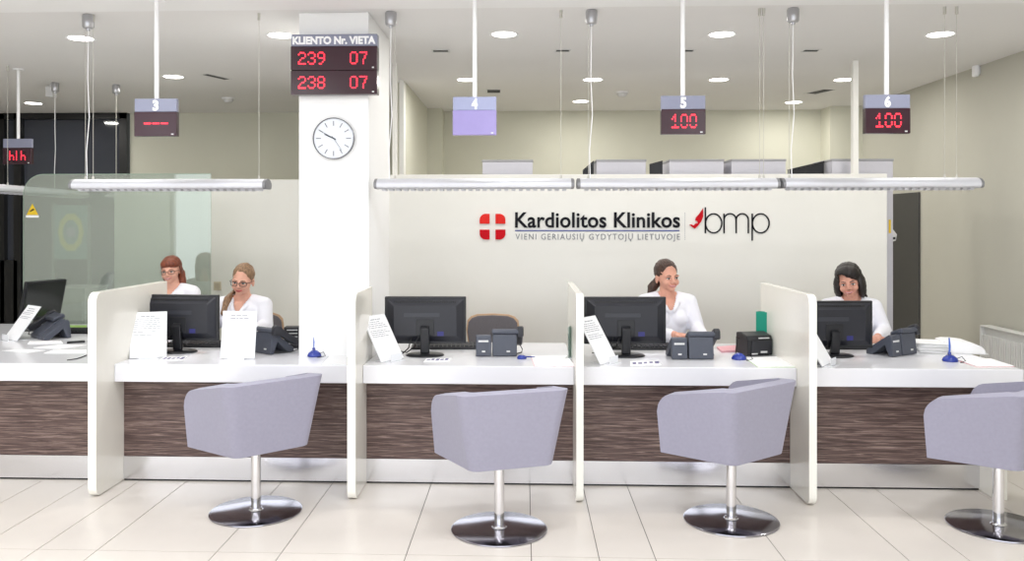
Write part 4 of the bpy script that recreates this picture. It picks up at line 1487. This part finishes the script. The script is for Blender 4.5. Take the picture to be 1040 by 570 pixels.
def person(label, X, Y, eye_z, body_turn, turn, tilt, roll, hair, glasses=False, smile=0.5, skin=M_skin, wrists=None, lean=0.0, hscale=1.0):
    dz = eye_z - 1.152
    t = thing('person', label, 'person', (X, Y, 0), R(body_turn))
    def V3(x, y, z):
        return Vector((x, y, z + dz))
    # ---- body
    b = MB()
    seat = 0.44 + dz
    ln = lambda z: -lean * max(0, (z - 0.55)) / 0.5
    def T(x, y, z):
        return V3(x, y + ln(z), z)
    tors = [((0, 0.02, 0.56), (0.155, 0.115, 0.1)), ((0, 0.02, 0.68), (0.135, 0.1, 0.12)), ((0, 0.01, 0.82), (0.142, 0.105, 0.13)), ((0, 0.01, 0.92), (0.15, 0.1, 0.095))]
    for c, r_ in tors:
        b.ell(T(*c), r_)
    for s in (-1, 1):
        b.ell(T(s * 0.062, -0.066, 0.865), (0.056, 0.046, 0.055))
    b.cap(T(0, 0.02, 0.97), T(0, 0.0, 1.09), 0.062, 0.05)
    wr = wrists or [(-0.16, -0.33, 0.785 - dz), (0.16, -0.33, 0.785 - dz)]
    arms = []
    for s, w_ in zip((-1, 1), wr):
        sh = T(s * 0.157, 0.015, 0.968)
        el = V3(s * 0.2, -0.06, 0.79 - dz)
        wv = V3(w_[0], w_[1], 0.785 - dz)
        b.cap(T(s * 0.06, 0.02, 1.005), sh, 0.045, 0.052)
        b.cap(sh, el, 0.05, 0.039)
        b.cap(el, wv, 0.038, 0.025)
        arms.append((sh, el, wv))
        # hand: palm, four fingers with two bends, thumb from the side of the palm
        d = (wv - el).normalized()
        d = Vector((d.x, d.y, min(d.z, 0.0) * 0.2)).normalized()
        side = Vector((-d.y, d.x, 0)) * (1 if s < 0 else -1)
        side = -side          # towards the body's middle
        up = Vector((0, 0, 1))
        pc = wv + d * 0.05
        for f in (-1, 0, 1):
            b.cap(wv + d * 0.012, pc + d * 0.03 + side * 0.022 * f, 0.02, 0.014, 10)
        for fi, (off, L_) in enumerate(((0.031, 0.066), (0.0105, 0.075), (-0.0105, 0.07), (-0.031, 0.055))):
            k0 = pc + d * 0.036 + side * off
            k1 = k0 + d * L_ * 0.45 + up * 0.004
            k2 = k1 + (d * 0.8 - up * 0.6).normalized() * L_ * 0.32
            k3 = k2 + (d * 0.55 - up * 0.83).normalized() * L_ * 0.24
            b.cap(k0, k1, 0.0098, 0.0088, 8).cap(k1, k2, 0.0088, 0.008, 8).cap(k2, k3, 0.008, 0.0072, 8)
        t0 = wv + d * 0.03 + side * 0.022
        t1 = t0 + (d * 0.6 + side * 0.75).normalized() * 0.038
        t2 = t1 + (d * 0.95 + side * 0.2).normalized() * 0.03
        b.cap(t0, t1, 0.013, 0.0105, 8).cap(t1, t2, 0.0105, 0.0085, 8)
    for s in (-1, 1):
        hip, knee, ank = V3(s * 0.085, 0.0, 0.525), Vector((s * 0.1, -0.40, 0.50 + dz * 0.8)), Vector((s * 0.1, -0.36, 0.085))
        b.cap(hip, knee, 0.08, 0.056).cap(knee, ank, 0.054, 0.034)
        b.cap(ank, Vector((s * 0.105, -0.5, 0.045)), 0.036, 0.03)
    # ---- head
    NK = V3(0, ln(1.08), 1.08)
    HM = Matrix.Translation(NK - Vector((0, 0, 0.018))) @ Matrix.Rotation(R(turn), 4, 'Z') @ Matrix.Rotation(R(tilt), 4, 'X') @ Matrix.Rotation(R(roll), 4, 'Y') @ Matrix.Scale(hscale, 4)
    HMI = HM.inverted()
    hb = MB()
    e = lambda c, r_: hb.ell((c[0], c[1], c[2] - 1.08), r_)
    e((0, 0.012, 1.205), (0.073, 0.09, 0.088))
    e((0, -0.022, 1.165), (0.063, 0.072, 0.09))
    e((0, -0.038, 1.118), (0.049, 0.052, 0.036))
    e((0, -0.078, 1.093), (0.021, 0.018, 0.016))
    for s in (-1, 1):
        e((s * 0.034, -0.066, 1.14), (0.026, 0.025, 0.025))
        e((s * 0.03, -0.082, 1.186), (0.027, 0.014, 0.010))
        e((s * 0.073, 0.012, 1.16), (0.009, 0.018, 0.031))
        e((s * 0.011, -0.103, 1.141), (0.009, 0.01, 0.008))
    hb.cap((0, -0.088, 1.185 - 1.08), (0, -0.112, 1.148 - 1.08), 0.008, 0.011, 10)
    e((0, -0.092, 1.118), (0.024, 0.011, 0.012))
    hb.cap((0, 0.012, 1.06 - 1.08), (0, 0.0, 1.13 - 1.08), 0.05, 0.048)
    bmesh.ops.transform(hb.bm, matrix=HM, verts=hb.bm.verts)
    body = join([b, hb])
    remesh(body, 'body', skin, t, 0.0046, 3)
    # eyes, brows, mouth
    def hpart(mb, nm, m_, sm=True):
        bmesh.ops.transform(mb.bm, matrix=Matrix.Translation((0, 0, 0)), verts=mb.bm.verts)
        for v in mb.bm.verts:
            v.co = HM @ (v.co - Vector((0, 0, 1.08)))
        return mb.build(nm, m_, t, smooth=sm)
    for s in (-1, 1):
        ey = hpart(MB().ell((s * 0.031, -0.0865, 1.170), (0.0135, 0.0085, 0.005)), 'eye', M_eyew)
        ir = MB().ell((s * 0.031 , -0.0935, 1.1695), (0.0058, 0.0028, 0.0056), u=12, v=8)
        for v in ir.bm.verts:
            v.co = HM @ (v.co - Vector((0, 0, 1.08)))
        ir.build('iris', M_eyed, ey, smooth=True)
        lid = MB().tube([(s * 0.016, -0.092, 1.1725), (s * 0.024, -0.0965, 1.1775), (s * 0.034, -0.0945, 1.1785), (s * 0.046, -0.084, 1.1735)], [0.0015, 0.0024, 0.0024, 0.0013], 6)
        hpart(lid, 'eyelashes', M_eyed)
        hpart(MB().tube([(s * 0.014, -0.095, 1.1885), (s * 0.03, -0.0985, 1.195), (s * 0.05, -0.083, 1.19)], [0.0026, 0.003, 0.0014], 6), 'eyebrow', hair['m'])
    mw = 0.024 + 0.006 * smile
    up_ = 0.009 * smile
    def mouth(dz_, r_):
        pts_ = []
        for i in range(9):
            f = -1 + 2 * i / 8
            pts_.append((f * mw, -0.1045 + 0.017 * f * f, 1.1175 + dz_ * (1 - f * f) + up_ * f * f))
        return MB().tube(pts_, [r_ * (0.35 + 0.65 * (1 - (-1 + 2 * i / 8) ** 2)) for i in range(9)], 8)
    mo = hpart(mouth(-0.005, 0.0042), 'lower_lip', M_lips)
    hpart(mouth(0.0025, 0.0032), 'upper_lip', M_lips)
    if smile > 0.6:
        hpart(mouth(-0.001, 0.0034), 'teeth', M_eyew)
    # ---- hair
    hm = MB()
    for c, r_ in hair['blobs']:
        hm.ell((c[0], c[1], c[2] - 1.08), r_)
    for p0, p1, r0, r1 in hair.get('caps', []):
        hm.cap((p0[0], p0[1], p0[2] - 1.08), (p1[0], p1[1], p1[2] - 1.08), r0, r1)
    bmesh.ops.transform(hm.bm, matrix=HM, verts=hm.bm.verts)
    win_ = hair['face']
    def cutf(c):
        q_ = HMI @ c
        j_ = 0.004 * mnoise.noise(Vector((q_.x * 70, q_.y * 30, q_.z * 30)))
        return win_(q_.x + j_ * 0.6, q_.y + j_, q_.z + 1.08 + j_)
    remesh(hm, 'hair', hair['m'], t, 0.004, 3, cut=cutf, solid=0.007, strands=HMI)
    # ---- tunic
    k = MB()
    gr = 0.011
    for c, r_ in tors:
        k.ell(T(*c), tuple(q_ + gr for q_ in r_))
    for s in (-1, 1):
        k.ell(T(s * 0.062, -0.066, 0.865), (0.066, 0.056, 0.066))
    for (sh, el, wv), s in zip(arms, (-1, 1)):
        k.cap(T(s * 0.07, 0.02, 0.997), sh, 0.056, 0.066)
        k.cap(sh, el, 0.064, 0.055)
        end = el + (wv - el) * 0.86
        k.cap(el, end, 0.054, 0.037)
    k.cap(T(0, 0.035, 0.96), T(0, 0.04, 1.01), 0.075, 0.06)
    nb = T(0, 0, 0).y
    def cutt(c):
        z = c.z - dz
        x = abs(c.x)
        if z < 0.47:
            return True
        yy_ = c.y - ln(z)
        if yy_ < 0.03 and z > 0.925 and x < 0.010 + (z - 0.925) * 0.5 and x < 0.07:
            return True
        if z > 1.018 and x < 0.058:
            return True
        return False
    tu = remesh(k, 'tunic', M_tunic, t, 0.007, 4, cut=cutt, solid=0.004)
    # collar and pocket
    for s in (-1, 1):
        m = MB()
        pts_ = [(s * 0.010, -0.113, 0.922), (s * 0.024, -0.1, 0.952), (s * 0.042, -0.074, 0.985), (s * 0.06, -0.03, 1.022), (s * 0.056, 0.035, 1.045)]
        bm = m.bm
        A_ = [bm.verts.new(T(*q_)) for q_ in pts_]
        B_ = [bm.verts.new(T(q_[0] + s * (0.012 + 0.02 * min(i, 2) / 2), q_[1] - 0.004 + 0.012 * (i > 2), q_[2] - 0.016)) for i, q_ in enumerate(pts_)]
        for i in range(len(pts_) - 1):
            bm.faces.new((A_[i], A_[i + 1], B_[i + 1], B_[i]))
        o = m.build('collar', M_tunic, tu, smooth=True)
        sd = o.modifiers.new('solid', 'SOLIDIFY')
        sd.thickness = 0.004
    # trousers and shoes
    m = MB()
    for s in (-1, 1):
        hip, knee, ank = V3(s * 0.085, 0.0, 0.525), Vector((s * 0.1, -0.40, 0.50 + dz * 0.8)), Vector((s * 0.1, -0.36, 0.11))
        m.cap(hip, knee, 0.09, 0.066).cap(knee, ank, 0.064, 0.046)
    m.ell(V3(0, 0.02, 0.54), (0.165, 0.122, 0.09))
    remesh(m, 'trousers', M_trou, t, 0.012, 3)
    for s in (-1, 1):
        MB().ell((s * 0.105, -0.45, 0.045), (0.045, 0.13, 0.045)).build('shoe', M_shoe, t, smooth=True)
    if glasses:
        gm = MB()
        for s in (-1, 1):
            ring = []
            for i in range(17):
                a = 2 * PI * i / 16
                cx_, cz_ = math.cos(a), math.sin(a)
                x = s * 0.033 + 0.025 * math.copysign(abs(cx_) ** 0.6, cx_)
                z = 1.169 + 0.016 * math.copysign(abs(cz_) ** 0.6, cz_)
                y = -0.111 + 0.014 * ((abs(x) - 0.01) / 0.05) ** 2
                ring.append((x, y, z))
            gm.tube(ring, 0.0022, 6)
            gm.tube([(s * 0.058, -0.098, 1.176), (s * 0.074, -0.07, 1.177), (s * 0.079, 0.0, 1.175)], 0.002, 6)
        gm.tube([(-0.009, -0.111, 1.173), (0, -0.114, 1.176), (0.009, -0.111, 1.173)], 0.0018, 6)
        hpart(gm, 'glasses', M_inkd if glasses == 2 else mat('brown_glasses_frame', (92, 60, 50), 0.3, noise=0))
    return t, dz

# hair styles (head coordinates of an upright figure, face towards -Y)
H_red = dict(m=hair_mat('auburn_hair', (150, 74, 44), (74, 34, 24)),
             blobs=[((0, 0.018, 1.215), (0.085, 0.1, 0.086)), ((0, -0.035, 1.232), (0.072, 0.06, 0.05)), ((0.068, 0.02, 1.15), (0.022, 0.045, 0.075)), ((-0.068, 0.035, 1.15), (0.02, 0.045, 0.07))],
             caps=[((0.066, 0.04, 1.14), (0.075, 0.02, 1.02), 0.036, 0.034), ((0.075, 0.02, 1.02), (0.06, -0.02, 0.965), 0.034, 0.018), ((-0.05, 0.06, 1.12), (-0.06, 0.06, 1.02), 0.03, 0.02)],
             face=lambda x, y, z: y < -0.012 - 0.0 and z < 1.212 - abs(x) * 0.1 and z > 1.06 and abs(x) < 0.082 and y < 0.012)
H_fair = dict(m=hair_mat('light_brown_hair', (164, 130, 98), (104, 78, 58)),
              blobs=[((0, 0.02, 1.215), (0.079, 0.094, 0.088)), ((0, 0.09, 1.17), (0.035, 0.03, 0.04))],
              caps=[((0.0, 0.085, 1.16), (-0.06, 0.075, 1.07), 0.03, 0.032), ((-0.06, 0.075, 1.07), (-0.1, -0.03, 1.03), 0.032, 0.03), ((-0.1, -0.03, 1.03), (-0.105, -0.1, 0.94), 0.03, 0.02)],
              face=lambda x, y, z: (y < 0.0 and (x / 0.061) ** 2 + ((z - 1.165) / 0.088) ** 2 < 1) or (y < 0.03 and z < 1.165 and z > 1.06 and x > -0.07))
H_dark = dict(m=hair_mat('dark_brown_hair', (92, 64, 52), (40, 28, 24)),
              blobs=[((0, 0.02, 1.215), (0.079, 0.095, 0.088)), ((0, 0.095, 1.16), (0.035, 0.03, 0.04))],
              caps=[((0.0, 0.1, 1.15), (-0.06, 0.115, 1.09), 0.034, 0.036), ((-0.06, 0.115, 1.09), (-0.09, 0.1, 1.03), 0.036, 0.018)],
              face=lambda x, y, z: (y < 0.0 and (x / 0.062) ** 2 + ((z - 1.165) / 0.092) ** 2 < 1) or (y < 0.035 and z < 1.175 and z > 1.06))
H_bob = dict(m=hair_mat('black_brown_hair', (38, 27, 25), (14, 10, 10)),
             blobs=[((0, 0.02, 1.218), (0.09, 0.104, 0.092)), ((0.0, -0.03, 1.24), (0.078, 0.062, 0.055)), ((0.073, 0.01, 1.14), (0.035, 0.062, 0.095)), ((-0.073, 0.01, 1.13), (0.035, 0.06, 0.095)), ((0, 0.06, 1.12), (0.075, 0.05, 0.09))],
             caps=[((0.07, 0.0, 1.09), (0.1, -0.012, 1.06), 0.022, 0.006)],
             face=lambda x, y, z: y < -0.01 and z < 1.245 - max(0.0, (x + 0.035)) * 0.6 and z > 1.04 and -0.062 < x < 0.058)

def seat_person(px, eyepy, depthY, label, dxb=0, **k):
    e = at(px, eyepy, depthY)
    t, dz = person(label, e.x + dxb, depthY + 0.09, e.z, **k)
    return (t.location.x, t.location.y, dz)

def chair_for(pos, label, turn=0):
    x, y, dz = pos
    c, s = math.cos(R(turn)), math.sin(R(turn))
    ox, oy = 0.0, -0.055
    return office_chair(label, (x + ox * c - oy * s, y + ox * s + oy * c, 0), R(turn), seat=0.44 + dz - 0.012, back_top=0.87 + dz * 0.5)

q = seat_person(170, 275, 6.45, 'person with auburn hair and glasses in a white tunic, before the glass screen', body_turn=-4, turn=9, tilt=4, roll=-4, hair=H_red, glasses=1, smile=0.9, hscale=0.93)
chair_for(q, 'grey office chair under the red-haired woman', -4)
q = seat_person(239.5, 286, 6.1, 'person with light brown side ponytail and dark-rimmed glasses in a white tunic', dxb=0.02, body_turn=-4, turn=5, tilt=8, roll=4, hair=H_fair, glasses=2, smile=0.4)
chair_for((q[0] + 0.07, q[1] + 0.02, q[2]), 'grey office chair behind the woman with dark-rimmed glasses', 8)
q = seat_person(672.5, 282.5, 5.98, 'person with dark tied-back hair in a white tunic, smiling aside', dxb=0.05, body_turn=6, turn=11, tilt=2, roll=-3, hair=H_dark, smile=0.7, wrists=[(-0.02, -0.26, 0.0), (0.16, -0.33, 0.0)], skin=mat('rosy_skin', (224, 166, 144), 0.5, noise=0.04, nscale=40))
chair_for(q, 'grey office chair under the woman with tied-back dark hair', 8)
q = seat_person(866.5, 287, 5.95, 'person with a dark bob and broad smile in a white tunic', dxb=0.02, body_turn=0, turn=-24, tilt=9, roll=-8, hair=H_bob, smile=1.0, wrists=[(-0.14, -0.3, 0.0), (0.06, -0.3, 0.0)], skin=mat('warm_skin', (216, 158, 138), 0.5, noise=0.04, nscale=40))
chair_for(q, 'grey office chair under the smiling dark-haired woman', 0)
# the empty chair
p = at(498, 321, 6.2)
office_chair('empty grey office chair with a beech edge behind the counter', (p.x, 6.13, 0), R(-3), seat=0.43, back_top=p.z - 0.012)

# ------------------------------------------------------------------ daylight
wd = bpy.data.worlds.new('world')
SC.world = wd
wd.use_nodes = True
bg = wd.node_tree.nodes['Background']
bg.inputs['Color'].default_value = (0.92, 0.96, 1.0, 1)
bg.inputs['Strength'].default_value = 2.6
